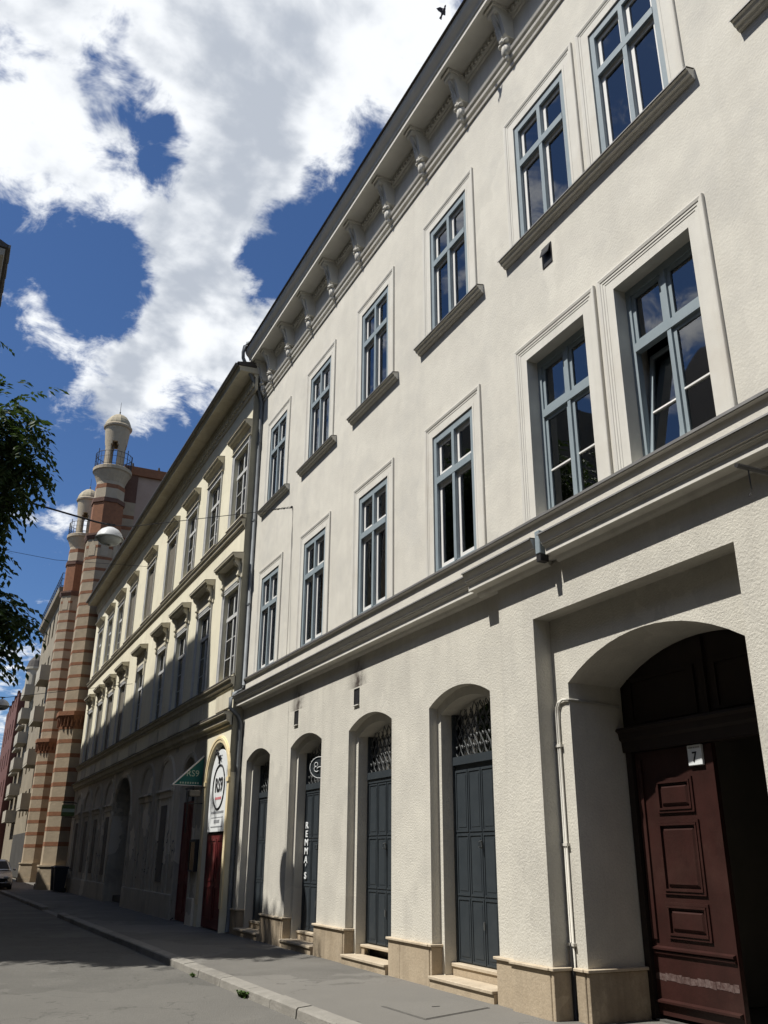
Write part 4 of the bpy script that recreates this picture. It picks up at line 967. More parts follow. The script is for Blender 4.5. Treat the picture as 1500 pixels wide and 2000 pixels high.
em.tube([(XC-.02, 22.2, 4.0), (XC+.03, 22.18, 3.86), (XC+.04, 22.16, 3.74)], .03, 6, r1=.02)
em.blob(XC-.02, 22.2, 4.0, .05, .05, .05); tag(em.build('iron_ornament', 'iron', None, (XC, 22.2, 3.8)), 'black iron bird-like ornament at the crown of the RS9 arch', 'ornament')
aw = empty('projecting_sign', (XC, 23.6, 3.3)); tag(aw, 'green triangular sign lettered RS9 sticking out from the cream wall', 'sign')
ya, yb = 23.52, 23.74
MB().prism([(XC-.01, 4.06), (5.34, 3.33), (5.34, 3.30), (XC-.01, 4.02)], ya, yb).build('cover', 'awning_green', aw)
for y in (ya, yb): MB().quad((XC-.01, y, 4.02), (5.36, y, 3.31), (XC-.01, y, 3.31)).build('side_panel', 'awning_green', aw)
MB().tube([(XC-.02, ya-.01, 4.05), (5.33, ya-.01, 3.31)], .022, 6).build('edge_tube', 'awning_white', aw)
MB().tube([(5.33, ya-.01, 3.31), (XC-.02, ya-.01, 3.30)], .012, 6).tube([(5.33, ya, 3.305), (5.33, yb, 3.305)], .014, 6).build('edge_tube', 'awning_white', aw)
letters('lettering', 'RS9', .22, 'print_mint', aw, (5.84, ya-.006, 3.60), FACE_NEAR)
t = MB()
for k in range(8): t.box(5.52+k*.065, 5.52+k*.065+.035, ya-.008, ya-.004, 3.345, 3.39)
t.build('small_print', 'print_mint', aw)
wl_ = empty('wall_bracket', (XC, 23.15, 2.2)); tag(wl_, 'black iron wall bracket with floodlight beside the RS9 sign', 'bracket')
MB().tube([(XC, 23.25, 3.26), (5.62, 23.25, 3.20)], .022, 6).tube([(XC, 23.25, 2.86), (5.66, 23.25, 2.84)], .015, 6).tube([(5.66, 23.25, 3.22), (5.66, 23.25, 2.84)], .012, 6).build('arm', 'iron', wl_)
MB().chamfer(5.70, 5.98, 23.14, 23.36, 3.02, 3.17, .02).build('floodlight', 'shutter_grey', wl_)
MB().tube([(5.70, 23.25, 3.05), (5.70, 23.25, 2.14)], .016, 6).build('drop_rod', 'iron', wl_)
mc = empty('display_case', (XC, 23.7, 1.2)); tag(mc, 'dark framed glass notice case on the wall beside the red door', 'notice case')
MB().box(XC-.10, XC, 23.40, 24.0, 1.24, 1.28).box(XC-.10, XC, 23.40, 24.0, 1.94, 2.0).box(XC-.10, XC, 23.40, 23.45, 1.28, 1.94).box(XC-.10, XC, 23.95, 24.0, 1.28, 1.94).box(XC-.02, XC, 23.45, 23.95, 1.28, 1.94).build('case', 'iron', mc)
MB().box(XC-.03, XC-.021, 23.52, 23.80, 1.33, 1.90).build('notice', 'sign_white', mc)
MB().box(XC-.085, XC-.08, 23.45, 23.95, 1.28, 1.94).build('pane', 'glass', mc)
hs = empty('hanging_sign', (XC, 47, 3.3)); tag(hs, 'green projecting box sign high on the far end of the cream house', 'sign')
MB().chamfer(5.42, 6.02, 46.9, 47.1, 3.34, 3.86, .02).build('sign_box', 'sign_green', hs)
MB().box(5.44, 6.0, 46.885, 46.9, 3.52, 3.68).build('pale_stripe', 'print_mint', hs)
MB().tube([(XC+.02, 47, 3.95), (5.42, 47, 3.98)], .03, 6).tube([(XC+.02, 47, 3.3), (5.6, 47, 3.3)], .02, 6).build('bracket', 'iron', hs)
for (x, y, lab) in ((5.62, 46.0, 'dark wheeled rubbish bin against the cream house, nearer one'), (5.62, 47.0, 'dark wheeled rubbish bin against the cream house, farther one')):
    b = empty('wheeled_bin', (x, y, 0)); tag(b, lab, 'bin', 'bins beside the cream house')
    t = MB(); n = 0
    lo, hi = (.22, .25), (.29, .31)
    t.v += [(x+sx*lo[0], y+sy*lo[1], .06) for sx, sy in ((-1, -1), (1, -1), (1, 1), (-1, 1))]+[(x+sx*hi[0], y+sy*hi[1], 1.02) for sx, sy in ((-1, -1), (1, -1), (1, 1), (-1, 1))]
    t.f += [(0, 1, 2, 3), (4, 5, 6, 7), (0, 1, 5, 4), (1, 2, 6, 5), (2, 3, 7, 6), (3, 0, 4, 7)]; t.build('body', 'bin_plastic', b)
    MB().chamfer(x-.32, x+.33, y-.34, y+.34, 1.02, 1.10, .03).build('lid', 'bin_plastic', b)
    for s in (-1, 1): MB().lathe([(.10, y+s*.25-.03), (.10, y+s*.25+.03)], x+.22, 0, 14, axis='y', cz=.10).build('wheel', 'rubber', b)
    MB().tube([(x+.34, y-.25, 1.0), (x+.40, y-.2, 1.02), (x+.40, y+.2, 1.02), (x+.34, y+.25, 1.0)], .018, 6).build('handle', 'bin_plastic', b)

# ------------------------------------------------------------------ the striped brick house of prayer with its two towers
SB = empty('striped_temple', (9, 56, 0)); tag(SB, 'pink and brick-striped temple block between and behind the two towers', 'building')
MB().box(7.25, 16, 50.9, 63.2, 0, 23.2).build('wall', 'pink_wall', SB)
MB().prism([(7.0, 23.2), (6.95, 23.5), (6.85, 23.75), (16.3, 23.75), (16.3, 23.2)], 50.7, 63.4).build('cornice', 'brick_band', SB)
for y in (50.85, 53.6, 56.4, 59.4, 62.2):
    p = MB().box(7.02, 7.75, y-.06, y+.75, 0, 23.2).build('pilaster', 'stone_band', SB)
    MB().box(7.01, 7.76, y-.07, y+.76, 21.4, 23.19).build('brick_cap', 'brick_dark', p)
    for k in range(28): MB().box(7.012, 7.758, y-.068, y+.758, .9+k*.72, 1.12+k*.72).build('brick_band', 'brick_band', p)
MB().box(6.75, 7.3, 56.2, 60.2, 0, 20).build('portal_bay', 'stone_band', SB)
for k in range(4): MB().tube([(7.4+k*1.6, 51.2, 23.75), (7.4+k*1.6, 51.2, 24.15)], .12, 8, r1=.05).build('finial', 'iron', SB)
def octo(mb, cx, cy, a, z0, z1, a1=None):
    r0 = a/math.cos(math.pi/8); r1 = (a1 or a)/math.cos(math.pi/8)
    mb.lathe([(r0, z0), (r1, z1)], cx, cy, 8, math.pi/8); return mb
def tower(cx, cy, label):
    T = empty('striped_tower', (cx, cy, 0)); tag(T, label, 'tower', 'towers of the striped temple')
    a = .97
    base = MB(); octo(base, cx, cy, a+.16, 0, .25); octo(base, cx, cy, a+.10, .25, 1.05); octo(base, cx, cy, a+.14, 1.05, 1.12); base.build('base', 'stone_band', T)
    octo(MB(), cx, cy, a, 1.1, 8.05).build('lower_shaft', 'stone_band', T)
    z = 2.0
    while z < 7.7: octo(MB(), cx, cy, a+.006, z, z+.20).build('brick_band', 'brick_band', T); z += .715
    c = MB(); octo(c, cx, cy, a+.01, 7.72, 8.05); octo(c, cx, cy, a+.04, 8.05, 8.4, a+.18); octo(c, cx, cy, a+.20, 8.4, 8.62); 
    for k in range(32):
        w = 2*math.pi*(k+.5)/32; c.box(cx+(a+.12)*math.cos(w)-.035, cx+(a+.12)*math.cos(w)+.035, cy+(a+.12)*math.sin(w)-.035, cy+(a+.12)*math.sin(w)+.035, 7.85, 8.38)
    c.build('corbel_course', 'brick_band', T)
    a2 = .90
    octo(MB(), cx, cy, a2, 8.62, 18.3).build('shaft', 'stone_band', T)
    z = 9.1
    while z < 18.0: octo(MB(), cx, cy, a2+.006, z, z+.165).build('brick_band', 'brick_band', T); z += .665
    c = MB(); octo(c, cx, cy, a2+.05, 18.3, 18.5, a2+.12); octo(c, cx, cy, a2+.12, 18.5, 18.62); c.build('moulding', 'brick_dark', T)
    for k in range(8):                                     # pale pointed panels under the moulding
        w = math.pi/4*k; d = Vector((math.cos(w), math.sin(w), 0)); s = Vector((-d.y, d.x, 0)); o = Vector((cx, cy, 0))+d*(a2+.02)
        q = [o+s*-.22+Vector((0, 0, 17.3)), o+s*.22+Vector((0, 0, 17.3)), o+s*.22+Vector((0, 0, 17.85)), o+s*0+Vector((0, 0, 18.22)), o+s*-.22+Vector((0, 0, 17.85))]
        t = MB(); t.quad(*q); t.quad(*[p-d*.05 for p in q]); t.build('pointed_panel', 'lantern_stone', T)
    octo(MB(), cx, cy, .84, 18.62, 20.6).build('brick_stage', 'brick_band', T)
    c = MB(); octo(c, cx, cy, .9, 20.6, 20.85); c.build('moulding', 'brick_dark', T)
    octo(MB(), cx, cy, .80, 20.85, 21.5).build('stone_stage', 'lantern_stone', T)
    octo(MB(), cx, cy, .805, 21.5, 21.75).build('brick_band', 'brick_band', T)
    MB().lathe([(.80, 21.75), (.80, 21.95), (.88, 22.2), (.98, 22.45), (1.04, 22.6), (1.12, 22.66), (1.12, 22.85), (1.05, 22.9)], cx, cy, 28).build('gallery_floor', 'lantern_stone', T, smooth=False)
    r = MB()
    for z_, rr in ((22.98, .014), (23.45, .012), (23.78, .02)): r.tube([(cx+1.05*math.cos(2*math.pi*k/28), cy+1.05*math.sin(2*math.pi*k/28), z_) for k in range(29)], rr, 5, False)
    for k in range(28): r.tube([(cx+1.05*math.cos(2*math.pi*k/28), cy+1.05*math.sin(2*math.pi*k/28), 22.88), (cx+1.05*math.cos(2*math.pi*k/28), cy+1.05*math.sin(2*math.pi*k/28), 23.78 if k % 4 else 24.0)], .012 if k % 4 else .024, 5)
    r.build('railing', 'iron', T)
    # lantern: drum pierced by arches
    L = MB(); n = 48; zs = [22.9, 23.3, 23.7, 24.05, 24.25, 24.42, 24.6, 24.9, 25.2, 25.45, 25.6]
    rad = lambda z: .60 if z < 24.2 else .60+.14*((z-24.2)/1.4)
    def is_open(k, za, zb):
        w = (k+.5)/n*4 % 1.0; off = abs(w-.5); zc = (za+zb)/2
        half = .27 if zc < 24.25 else (.22 if zc < 24.42 else .14)
        return off < half and zc < 24.62
    P_ = lambda rr, k, z: (cx+rr*math.cos(2*math.pi*k/n+.55), cy+rr*math.sin(2*math.pi*k/n+.55), z)
    for za, zb in zip(zs, zs[1:]):
        for k in range(n):
            if is_open(k, za, zb): continue
            ra, rb = rad(za), rad(zb); ia, ib = ra-.16, rb-.16
            L.quad(P_(ra, k, za), P_(ra, k+1, za), P_(rb, k+1, zb), P_(rb, k, zb)); L.quad(P_(ia, k, za), P_(ia, k+1, za), P_(ib, k+1, zb), P_(ib, k, zb))
            for kk, nb in ((k, k-1), (k+1, k+1)):
                if is_open(nb % n, za, zb): L.quad(P_(ra, kk, za), P_(rb, kk, zb), P_(ib, kk, zb), P_(ia, kk, za))
            i = zs.index(za)
            if i > 0 and is_open(k, zs[i-1], za): L.quad(P_(ra, k, za), P_(ra, k+1, za), P_(ia, k+1, za), P_(ia, k, za))
    L.build('lantern', 'lantern_stone', T)
    MB().lathe([(.73, 25.55), (.82, 25.62), (.84, 25.72), (.78, 25.80)], cx, cy, 32).build('lantern_cornice', 'lantern_stone', T)
    D = MB(); n = 32
    prof = [(.76, 25.78), (.74, 25.95), (.66, 26.15), (.52, 26.36), (.32, 26.53), (.12, 26.62), (.02, 26.65)]
    for r_, z in prof:
        for k in range(n): w = 2*math.pi*k/n; q = r_*(1.03 if k % 4 == 0 else .985); D.v.append((cx+q*math.cos(w), cy+q*math.sin(w), z))
    for i in range(len(prof)-1):
        for k in range(n): k2 = (k+1) % n; D.f.append((i*n+k, i*n+k2, (i+1)*n+k2, (i+1)*n+k))
    D.build('dome', 'dome', T)
    MB().lathe([(.02, 26.6), (.06, 26.68), (.03, 26.76), (.045, 26.82), (.015, 26.88), (.010, 27.45), (.004, 27.5)], cx, cy, 10).build('finial', 'iron', T)
    return T
tower(6.10, 50.0, 'striped tower with domed lantern and balcony, the nearer of the two')
tower(6.28, 63.0, 'striped tower with domed lantern and balcony, partly hidden behind the nearer one')

# ------------------------------------------------------------------ houses farther down the street
def far_house(name, label, x0, x1, y0, y1, h, m, cols, rows, z0=4.2, dz=3.2, wm='white_far'):
    B = empty(name, (x0, y0, 0)); tag(B, label, 'building')
    hol = [(y-.55, y+.55, z0+dz*r, z0+dz*r+1.8) for y in cols for r in range(rows)]
    t = MB(); wall_cells(t, x0, y0, y1, 0, h, hol)
    for q in hol: hole_sides(t, x0, x0+.25, q)
    t.quad((x0, y0, 0), (x1, y0, 0), (x1, y0, h), (x0, y0, h)); t.quad((x0, y1, 0), (x1, y1, 0), (x1, y1, h), (x0, y1, h)); t.quad((x1, y0, 0), (x1, y1, 0), (x1, y1, h), (x1, y0, h)); t.quad((x0, y0, h), (x1, y0, h), (x1, y1, h), (x0, y1, h))
    t.build('wall', m, B)
    for (a, b, c, d) in hol:
        f = MB().box(x0+.12, x0+.18, a, a+.08, c, d).box(x0+.12, x0+.18, b-.08, b, c, d).box(x0+.12, x0+.18, (a+b)/2-.04, (a+b)/2+.04, c, d).box(x0+.121, x0+.179, a+.08, b-.08, c, c+.08).box(x0+.121, x0+.179, a+.08, b-.08, d-.08, d).build('window', wm, B)
        MB().box(x0+.2, x0+.22, a, b, c, d).build('pane', 'glass_old', f)
    MB().box(x0+1.5, x0+1.6, y0+.1, y1-.1, .1, h-.1).build('inner_wall', 'dark_room', B)
    return B
def balcony(B, x, y0, y1, z, p, m='white_far', rail=False):
    b = MB().box(x-p, x+.02, y0, y1, z, z+.16).build('balcony', m, B)
    if not rail: MB().box(x-p-.01, x-p+.08, y0, y1, z+.15, z+1.05).box(x-p+.08, x, y0, y0+.08, z+.15, z+1.05).box(x-p+.08, x, y1-.08, y1, z+.15, z+1.05).build('parapet', m, b)
    else:
        t = MB(); 
        for k in range(int((y1-y0)/.14)): t.box(x-p, x-p+.02, y0+k*.14, y0+k*.14+.02, z+.16, z+1.05)
        t.box(x-p-.01, x-p+.03, y0, y1, z+1.05, z+1.1); t.build('railing', 'iron', b)
B3 = far_house('apartment_house', 'beige apartment house with white balconies just beyond the farther tower', 5.75, 16, 65.2, 79, 19.6, 'beige_wall', [67.6, 70.4, 73.2, 76], 5)
for z in (4.4, 7.3, 10.2, 13.1): balcony(B3, 5.75, 66.2, 69.4, z, .78)
MB().prism([(5.76, 19.1), (5.35, 19.3), (5.3, 19.6), (5.76, 19.75)], 65.1, 79.1).build('cornice', 'beige_wall', B3)
t = MB()
for z in (19.8, 20.3, 20.75): t.tube([(5.45, 65.3, z), (5.45, 79, z)], .025, 5); t.tube([(5.45, 65.3, z), (9, 65.3, z)], .025, 5)
for k in range(18): t.tube([(5.45, 65.3+k*.8, 19.6), (5.45, 65.3+k*.8, 20.75)], .02, 5)
for k in range(5): t.tube([(5.45+k*.8, 65.3, 19.6), (5.45+k*.8, 65.3, 20.75)], .02, 5)
t.build('roof_railing', 'iron', B3)
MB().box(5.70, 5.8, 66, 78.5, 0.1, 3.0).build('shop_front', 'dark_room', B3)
B4 = far_house('balcony_house', 'grey house with a stack of white balconies beyond the beige house', 6.75, 18, 80, 104.5, 17.5, 'beige_wall', [82.5, 86, 89.5, 93, 97, 101], 5)
for z in (4.4, 6.8, 9.2, 11.6, 13.9, 16.2): balcony(B4, 6.75, 93.4, 97.6, z, .90)
for z in (6.8, 9.2, 11.6, 13.9): balcony(B4, 6.75, 99.5, 103.5, z, .6, rail=True)
tr_ = MB().lathe([(.9, 16.5), (.9, 19.3), (1.05, 19.4), (1.05, 19.6)], 6.9, 97.5, 16).build('corner_turret', 'white_far', B4)
MB().lathe([(1.0, 19.6), (.8, 20.3), (.4, 20.8), (.05, 21.1)], 6.9, 97.5, 16).build('turret_dome', 'roof_dark', tr_)
B5 = far_house('red_house', 'dark red house with a plain flank at the end of the street', 6.05, 18, 105, 124, 18.2, 'red_wall', [108, 112, 116, 120], 5)
B6 = far_house('pink_house', 'low pinkish house at the far left end of the street', 5.6, 30, 150, 168, 13.2, 'pink_far', [153, 158, 163], 3)

# ------------------------------------------------------------------ the opposite side (off to the left): it shades the street and shows in the panes
O1 = empty('opposite_house', (-1.5, 40, 0)); tag(O1, 'dark house whose eaves corner just enters the picture at the left edge', 'building')
def ox(y): return -1.42-(y-25.6)*.024
OY0, OY1, OZ = 25.9, 50.4, 19.45
t = MB()
P4 = [(ox(OY0), OY0), (ox(OY1), OY1), (-14, OY1), (-14, OY0)]
t.slab(P4, 0, OZ-.3); t.build('wall', 'grey_opposite', O1)
e0, e1 = ox(OY0)+.50, ox(OY1)+.50
def skew(prof, a, b):
    t = MB(); n = len(prof)
    t.v += [(ox(a)+u, a, z) for u, z in prof]+[(ox(b)+u, b, z) for u, z in prof]
    for i in range(n): j = (i+1) % n; t.f.append((i, j, n+j, n+i))
    t.f.append(tuple(range(n))); t.f.append(tuple(range(2*n-1, n-1, -1))); return t
skew([(-.02, OZ-.75), (.06, OZ-.72), (.08, OZ-.55), (.30, OZ-.42), (.44, OZ-.36), (.46, OZ-.14), (-.02, OZ-.12)], OY0-.35, OY1).build('cornice', 'grey_opposite', O1)
rfo = skew([(.52, OZ-.10), (.53, OZ), (-6.2, OZ+3.4), (-6.2, OZ+3.3), (-.02, OZ-.12)], OY0-.40, OY1).build('roof', 'roof_dark', O1)
t = MB()
for k in range(27): t.chamfer(ox(25.5+k*.9)+.50, ox(25.5+k*.9)+.60, 25.5+k*.9, 25.5+k*.9+.88, OZ-.10, OZ+.02, .01)
t.build('gutter', 'sheet_metal', O1)
for r in range(5):
    for k in range(7):
        y = OY0+1.6+k*3.2; x = ox(y)
        f = MB().box(x-.02, x+.05, y-.70, y+.70, 1.2+r*3.7, 1.2+r*3.7+2.2).build('window', 'frame_old', O1); MB().box(x+.051, x+.056, y-.6, y+.6, 1.3+r*3.7, 1.2+r*3.7+2.1).build('pane', 'glass_old', f)
O2 = empty('courtyard_house', (-9, 8, 0)); tag(O2, 'tall grey house behind the gap across the street, seen only in the window panes', 'building')
MB().box(-22, -9, -8, 25.0, 0, 15.2).build('wall', 'grey_opposite', O2)
MB().prism([(-8.75, 15.2), (-15.5, 24.0), (-22.3, 15.2)], -8.2, 25.2).build('roof', 'roof_dark', O2)
for r in range(4):
    for k in range(9):
        y = -6+k*3.5; f = MB().box(-9.02, -8.95, y-.65, y+.65, 1.5+r*3.7, 3.6+r*3.7).build('window', 'frame_old', O2); MB().box(-8.95, -8.945, y-.55, y+.55, 1.6+r*3.7, 3.5+r*3.7).build('pane', 'glass_old', f)

for (nm, lab, x0, x1, y0, y1, h, rx) in (('lower_house', 'lower grey house farther along the opposite side of the street', -14, -2.3, 50.6, 128, 12.6, (-1.95, -8.0, 3.2)), ('added_facing_house', 'unseen three-storey grey house facing the white house, added to block sky light', -14, -1.8, -32, 8.6, 11.3, (-1.45, -7.9, 3.2)), ('added_next_house', 'unseen grey house next to the white house, added to block sky light', 6.45, 17, -30, 1.1, 14.5, (6.1, 11.7, 3.2))):  # facing and next houses are out of view, added to cut the sky fill
    O3 = empty(nm, ((x0+x1)/2, (y0+y1)/2, 0)); tag(O3, lab, 'building')
    MB().box(x0, x1, y0, y1, 0, h).build('wall', 'grey_opposite', O3)
    MB().prism([(rx[0], h+.004), (rx[1], h+rx[2] if rx[0] > 0 else h+.35), (x1 if rx[0] > 0 else x0, h+.004)], y0-.1, y1).build('roof', 'roof_dark', O3)
    xf, sg_ = (x1, 1) if x1 < 0 else (x0, -1)
    for r in range(3):
        for k in range(int((y1-y0)/3.1)):
            y = y1-1.6-k*3.1; a, b = sorted((xf-.02*sg_, xf+.05*sg_)); c, d = sorted((xf+.051*sg_, xf+.056*sg_))
            f = MB().box(a, b, y-.65, y+.65, 1.0+r*3.5, 3.1+r*3.5).build('window', 'frame_old', O3); MB().box(c, d, y-.55, y+.55, 1.1+r*3.5, 3.0+r*3.5).build('pane', 'glass_old', f)

# ------------------------------------------------------------------ street tree at the left edge
T = empty('street_tree', (-1.9, 19.6, 0)); tag(T, 'leafy green tree reaching in from the left edge over the street', 'tree')
q = random.Random(12)
base = Vector((-1.9, 19.6, 0)); top = Vector((-1.7, 19.7, 4.6))
MB().tube([base, base+Vector((.03, .02, 1.2)), base+Vector((.0, .05, 2.6)), base+Vector((.12, .1, 3.8)), top], .24, 12, r1=.15).build('trunk', 'bark', T, smooth=True)
# branch tips: centre of a leaf spray, spray radius
TIPS = [((-.05, 18.0, 10.2), .6), ((.18, 18.1, 9.6), .5), ((.42, 18.0, 9.05), .34), ((.0, 18.0, 9.2), .6), ((.22, 18.0, 8.55), .42), ((.62, 17.9, 8.9), .22), ((.42, 17.9, 8.35), .2), ((-.05, 18.0, 7.95), .36), ((-.2, 18.0, 8.4), .5), ((-.3, 18, 9.8), .6),
        ((.05, 18.0, 7.2), .22), ((.18, 18.05, 7.1), .15), ((.08, 18.0, 6.75), .15),
        ((.35, 18.0, 6.15), .32), ((.62, 18.0, 6.05), .26), ((.2, 18.0, 5.75), .40), ((.62, 18.0, 5.72), .30), ((.4, 18.0, 5.3), .28), ((.45, 18.0, 5.0), .15), ((.85, 18.0, 5.8), .16), ((.0, 18, 6.0), .4)]
FWD_TIPS = len(TIPS)
for k in range(120):
    a = q.uniform(0, 6.283); zz = q.uniform(4.6, 13.2); rr = 3.0*math.sqrt(max(0.08, 1-((zz-8.6)/5.2)**2))*q.uniform(.4, 1.0)
    c = Vector((-1.6+rr*math.cos(a), 21.9+rr*1.25*math.sin(a), zz))
    lim_ = -.062
    if c.x/c.y > lim_: c.x = lim_*c.y-q.uniform(.2, 1.1)
    TIPS.append((tuple(c), q.uniform(.55, .85)))
for (c, r_) in [((.2, 20.8, 10.6), .8), ((.0, 22.2, 11.2), .9), ((-.5, 23.4, 12.0), 1.0), ((-.9, 21.6, 12.3), 1.0), ((-.6, 24.6, 11.4), .9), ((-.4, 22.2, 13.6), .95), ((-.4, 23.2, 14.1), .95), ((-.4, 24.1, 13.7), .95), ((-.5, 24.9, 14.2), .95), ((-.4, 25.5, 13.2), .9), ((-.5, 23.6, 12.9), .95), ((-.3, 24.6, 12.7), .95), ((-.3, 23.2, 10.2), 1.0), ((-.2, 24.4, 9.6), 1.0), ((-.4, 22.4, 9.8), 1.0), ((-.6, 25.2, 10.4), 1.0), ((-.2, 21.4, 9.4), .9), ((-.2, 20.2, 9.0), .9)]:
    TIPS.append(((-.055*c[1]-.2+min(0, c[0]), c[1], c[2]), r_))
lim = MB()
for (c, r_) in TIPS:
    c = Vector(c); st = base+Vector((.1, .1, q.uniform(3.4, 4.6))) if q.random() < .6 else top
    mid = st.lerp(c, .5)+Vector((0, 0, .5)); lim.tube([st, st.lerp(mid, .5)+Vector((0, 0, .15)), mid, mid.lerp(c, .6), c], .055, 5, r1=.012)
lim.build('limbs', 'bark', T)
cr = MB()
def leaf_at(p, d, nrm, L, wd):
    s = d.cross(nrm).normalized()*wd
    m1 = p+d*L*.45-nrm*L*.04; e = p+d*L-nrm*L*.18
    cr.quad(p, m1+s, e, m1-s)
for ti, (c, r_) in enumerate(TIPS):
    c = Vector(c)
    for sp in range(int((62 if ti < FWD_TIPS else 36)*(r_/.6)**2)+8):
        o = c+Vector((q.gauss(0, .45), q.gauss(0, .5), q.gauss(0, .45)))*r_
        ax = (o-c+Vector((q.gauss(0, .2), q.gauss(0, .2), -.25*r_))).normalized()
        for k in range(9):                                    # a feathered leaf: leaflets either side of a drooping stalk
            b = o+ax*(.05*k)-Vector((0, 0, .004*k*k))
            sd_ = ax.cross(Vector((0, 0, 1)))
            if sd_.length < .1: sd_ = Vector((1, 0, 0))
            sd_ = sd_.normalized()*(1 if k % 2 else -1)
            dr = (sd_+ax*.55-Vector((0, 0, q.uniform(.25, .75)))).normalized()
            leaf_at(b, dr, Vector((q.gauss(0, .3), q.gauss(0, .3), 1)).normalized(), q.uniform(.13, .20), .040)
cr.build('crown', 'leaf', T)

# ------------------------------------------------------------------ lamps on span wires
def span(name, pts, r, label):
    o = MB().tube(pts, r, 6, False).build(name, 'iron', None, pts[0], smooth=True); tag(o, label, 'wire'); return o
def lamp(x, y, z, label):
    L = empty('street_lamp', (x, y, z)); tag(L, label, 'street lamp', 'lamps hung over the street')
    MB().lathe([(.29, z-.17), (.285, z-.15), (.255, z-.06), (.19, z+.02), (.10, z+.075), (.05, z+.09), (.03, z+.10)], x, y, 28).build('shade', 'lamp_white', L, smooth=True)
    MB().lathe([(.05, z-.31), (.15, z-.29), (.22, z-.245), (.26, z-.19), (.265, z-.172)], x, y, 28).build('glass_bowl', 'lamp_glass', L, smooth=True)
    MB().lathe([(.292, z-.178), (.302, z-.172), (.302, z-.155), (.292, z-.15)], x, y, 28).build('rim', 'lamp_glass', L)
    MB().tube([(x, y, z+.08), (x, y, z+.17)], .03, 8).box(x-.09, x+.09, y-.02, y+.02, z+.14, z+.175).build('hanger', 'iron', L)
    return L
lamp(2.38, 18.6, 8.13, 'white domed street lamp hanging on a wire before the towers')
span('span_wire', [(-1.6, 18.85, 9.15), (.09, 18.7, 8.62), (1.12, 18.64, 8.45), (2.05, 18.6, 8.30), (2.38, 18.6, 8.27)], .02, 'thick black cable carrying the nearer street lamp from the left')
span('span_wire', [(2.38, 18.6, 8.27), (2.85, 18.57, 8.32), (4.33, 18.45, 8.72), (5.5, 18.36, 9.04), (6.2, 18.3, 9.24)], .008, 'thin wire running from the nearer street lamp to the white house')
ch = MB()
for k in range(7):
    x = 5.88+k*.072; ch.tube([(x+.045*math.cos(a*.785), 18.3+(.016*math.sin(a*.785) if k % 2 else 0), 9.15+(x-5.88)*.30+(0 if k % 2 else .016*math.sin(a*.785))) for a in range(9)], .007, 4, False)
ch.tube([(6.36, 18.3, 9.30), (6.40, 18.3, 9.31)], .03, 8); tag(ch.build('wire_anchor', 'iron', None, (6.4, 18.3, 9.3)), 'small chain and hook anchoring the lamp wire to the white wall', 'anchor')
MB().tube([(XW-.008, 18.24, 9.28), (XW-.008, 18.22, 5.75)], .006, 4).build('wall_cable', 'trim_white', H)
lamp(1.50, 35.5, 6.85, 'small domed street lamp cut by the left edge, the farther one')
span('span_wire', [(-1.9, 35.5, 7.5), (1.5, 35.5, 6.99), (XC, 35.5, 7.9)], .010, 'wire holding the farther street lamp at the left edge')
span('span_wire', [(-1.6, 34, 12.3), (2.5, 34, 12.05), (XC, 34, 12.3)], .008, 'thin wire crossing the sky above the farther lamp')

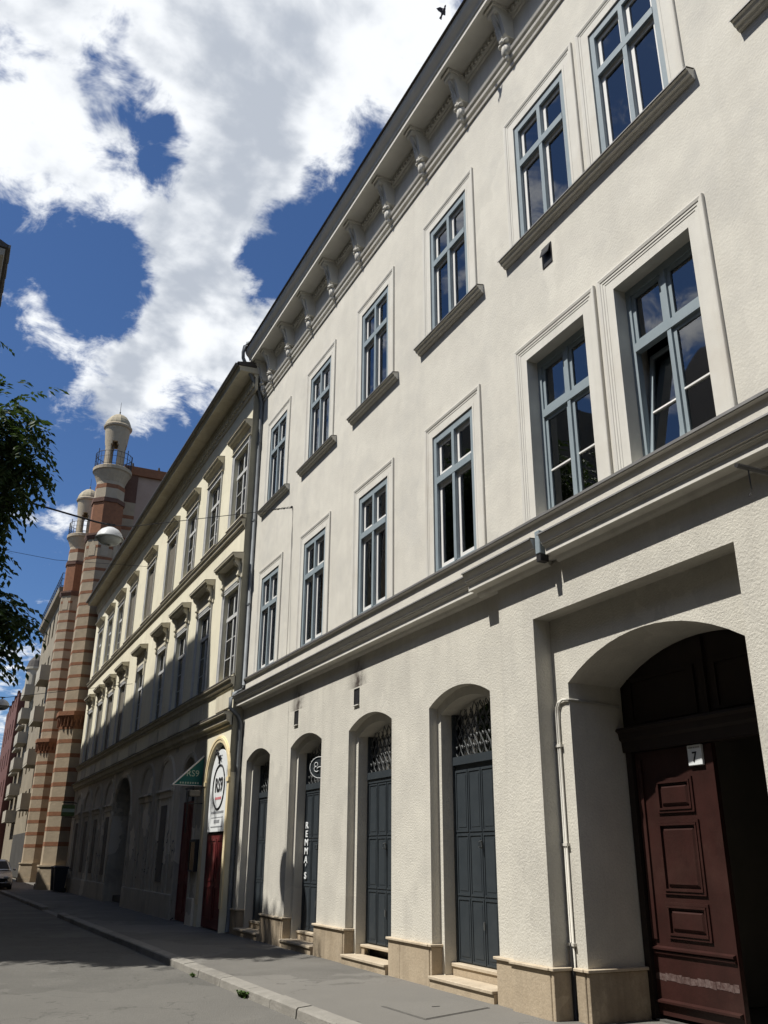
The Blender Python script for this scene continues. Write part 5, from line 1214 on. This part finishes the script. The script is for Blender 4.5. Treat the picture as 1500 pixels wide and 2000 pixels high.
# ------------------------------------------------------------------ parked car at the far left
def car(x, y):
    A = empty('parked_car', (x, y, -.12)); tag(A, 'silver car parked by the kerb at the left edge, seen from the front', 'car')
    z0 = -.12; b = MB(); hw = .86
    # sections along the length: (dy, half width bottom, half width waist, z sill, z bonnet/waist)
    S = [(0, .62, .66, .32, .62), (.10, .76, .80, .26, .74), (.45, .84, .86, .22, .86), (1.15, .86, .88, .20, .98), (2.2, .86, .88, .20, 1.0), (3.4, .86, .87, .22, 1.02), (4.0, .80, .82, .28, 1.0), (4.2, .70, .74, .36, .92)]
    n0 = []
    for dy, wb, ww, zs, zt in S:
        ring = [(-wb*.9, zs), (-wb, zs+.12), (-ww, (zs+zt)/2), (-ww*.97, zt-.10), (-ww*.86, zt), (0, zt+.03), (ww*.86, zt), (ww*.97, zt-.10), (ww, (zs+zt)/2), (wb, zs+.12), (wb*.9, zs)]
        n0.append(len(b.v)); b.v += [(x+u, y+dy, z0+z) for u, z in ring]
    m = 11
    for a, c in zip(n0, n0[1:]):
        for i in range(m): j = (i+1) % m; b.f.append((a+i, a+j, c+j, c+i))
    b.f.append(tuple(n0[0]+i for i in range(m))); b.f.append(tuple(n0[-1]+i for i in range(m)))
    b.build('body', 'car_paint', A, smooth=True)
    r = MB(); G_ = [(1.0, .78, 1.0), (1.75, .64, 1.42), (2.2, .62, 1.48), (3.0, .62, 1.46), (3.75, .72, 1.04)]
    r2 = []
    for dy, ww, zt in G_:
        r2.append(len(r.v)); r.v += [(x+u, y+dy, z0+z) for u, z in ((-.80, .98), (-ww, zt-.03), (-ww*.8, zt), (ww*.8, zt), (ww, zt-.03), (.80, .98))]
    for a, c in zip(r2, r2[1:]):
        for i in range(5): r.f.append((a+i, a+i+1, c+i+1, c+i))
    r.build('cabin', 'car_paint', A)
    MB().quad((x-.70, y+1.08, z0+1.06), (x+.70, y+1.08, z0+1.06), (x+.56, y+1.70, z0+1.405), (x-.56, y+1.70, z0+1.405)).build('windscreen', 'print_black', A)
    for s in (-1, 1):
        MB().quad((x+s*.80, y+1.35, z0+1.04), (x+s*.68, y+1.85, z0+1.38), (x+s*.66, y+2.9, z0+1.38), (x+s*.80, y+3.3, z0+1.04)).build('side_window', 'print_black', A)
        MB().blob(x+s*.56, y+.10, z0+.66, .17, .12, .075, 10, 6).build('headlight', 'lamp_glass', A, smooth=True)
        MB().blob(x+s*.98, y+1.35, z0+1.02, .09, .05, .06, 8, 5).build('wing_mirror', 'car_paint', A, smooth=True)
        for dy in (.80, 3.35):
            w_ = MB().lathe([(.31, s*.70), (.315, s*.78), (.30, s*.88)], 0, 0, 20, axis='x', cz=0); w_.v = [(x+p[0], y+dy+p[1], z0+.315+p[2]) for p in w_.v]
            wh = w_.build('wheel', 'rubber', A); w_ = MB().lathe([(.20, s*.86), (.19, s*.895), (.05, s*.89)], 0, 0, 16, axis='x', cz=0); w_.v = [(x+p[0], y+dy+p[1], z0+.315+p[2]) for p in w_.v]; w_.build('rim', 'lamp_glass', wh)
    MB().box(x-.50, x+.50, y-.012, y+.05, z0+.44, z0+.56).build('grille', 'rubber', A)
    MB().chamfer(x-.80, x+.80, y-.03, y+.25, z0+.22, z0+.40, .05).build('bumper', 'rubber', A)
    MB().box(x-.26, x+.26, y-.045, y-.03, z0+.34, z0+.45).build('number_plate', 'sign_white', A)
    MB().tube([(x-.7, y-.02, z0+.46), (x, y-.05, z0+.42), (x+.7, y-.02, z0+.46)], .018, 6).build('chrome_trim', 'lamp_white', A)
car(3.05, 49.8)

# ------------------------------------------------------------------ a pigeon flying past the eaves
def bird():
    S_ = Vector((XW, 8.98, 13.32)); c = S_-Vector((1.0, -.22, -1.68))*.93
    Bd = empty('pigeon', c); tag(Bd, 'small dark pigeon in flight beside the roof edge at the top', 'bird')
    fwd = Vector((.10, -.45, .55)).normalized(); 
    right = fwd.cross(Vector((0, 0, 1))).normalized(); up = right.cross(fwd)
    b = MB(); b.blob(0, 0, 0, .045, .13, .045, 10, 8)
    b.blob(0, .14, .02, .026, .035, .028, 8, 6)
    b.tube([(0, .165, .02), (0, .19, .012)], .008, 6, r1=.002)
    n = len(b.v); b.v += [(-.02, -.10, 0), (.02, -.10, 0), (.045, -.21, -.005), (-.045, -.21, -.005), (0, -.1, .012)]; b.f += [(n, n+1, n+2, n+3), (n, n+4, n+1)]
    for s in (-1, 1):
        n = len(b.v); b.v += [(s*.03, .07, .02), (s*.10, .075, .085), (s*.17, .0, .13), (s*.11, -.045, .07), (s*.03, -.06, .015)]; b.f += [(n, n+1, n+3, n+4), (n+1, n+2, n+3)]
    M3 = Matrix((right, fwd, up)).transposed()*.62
    b.v = [tuple(c+M3 @ Vector(p)) for p in b.v]
    b.build('body', 'bird_grey', Bd)
bird()
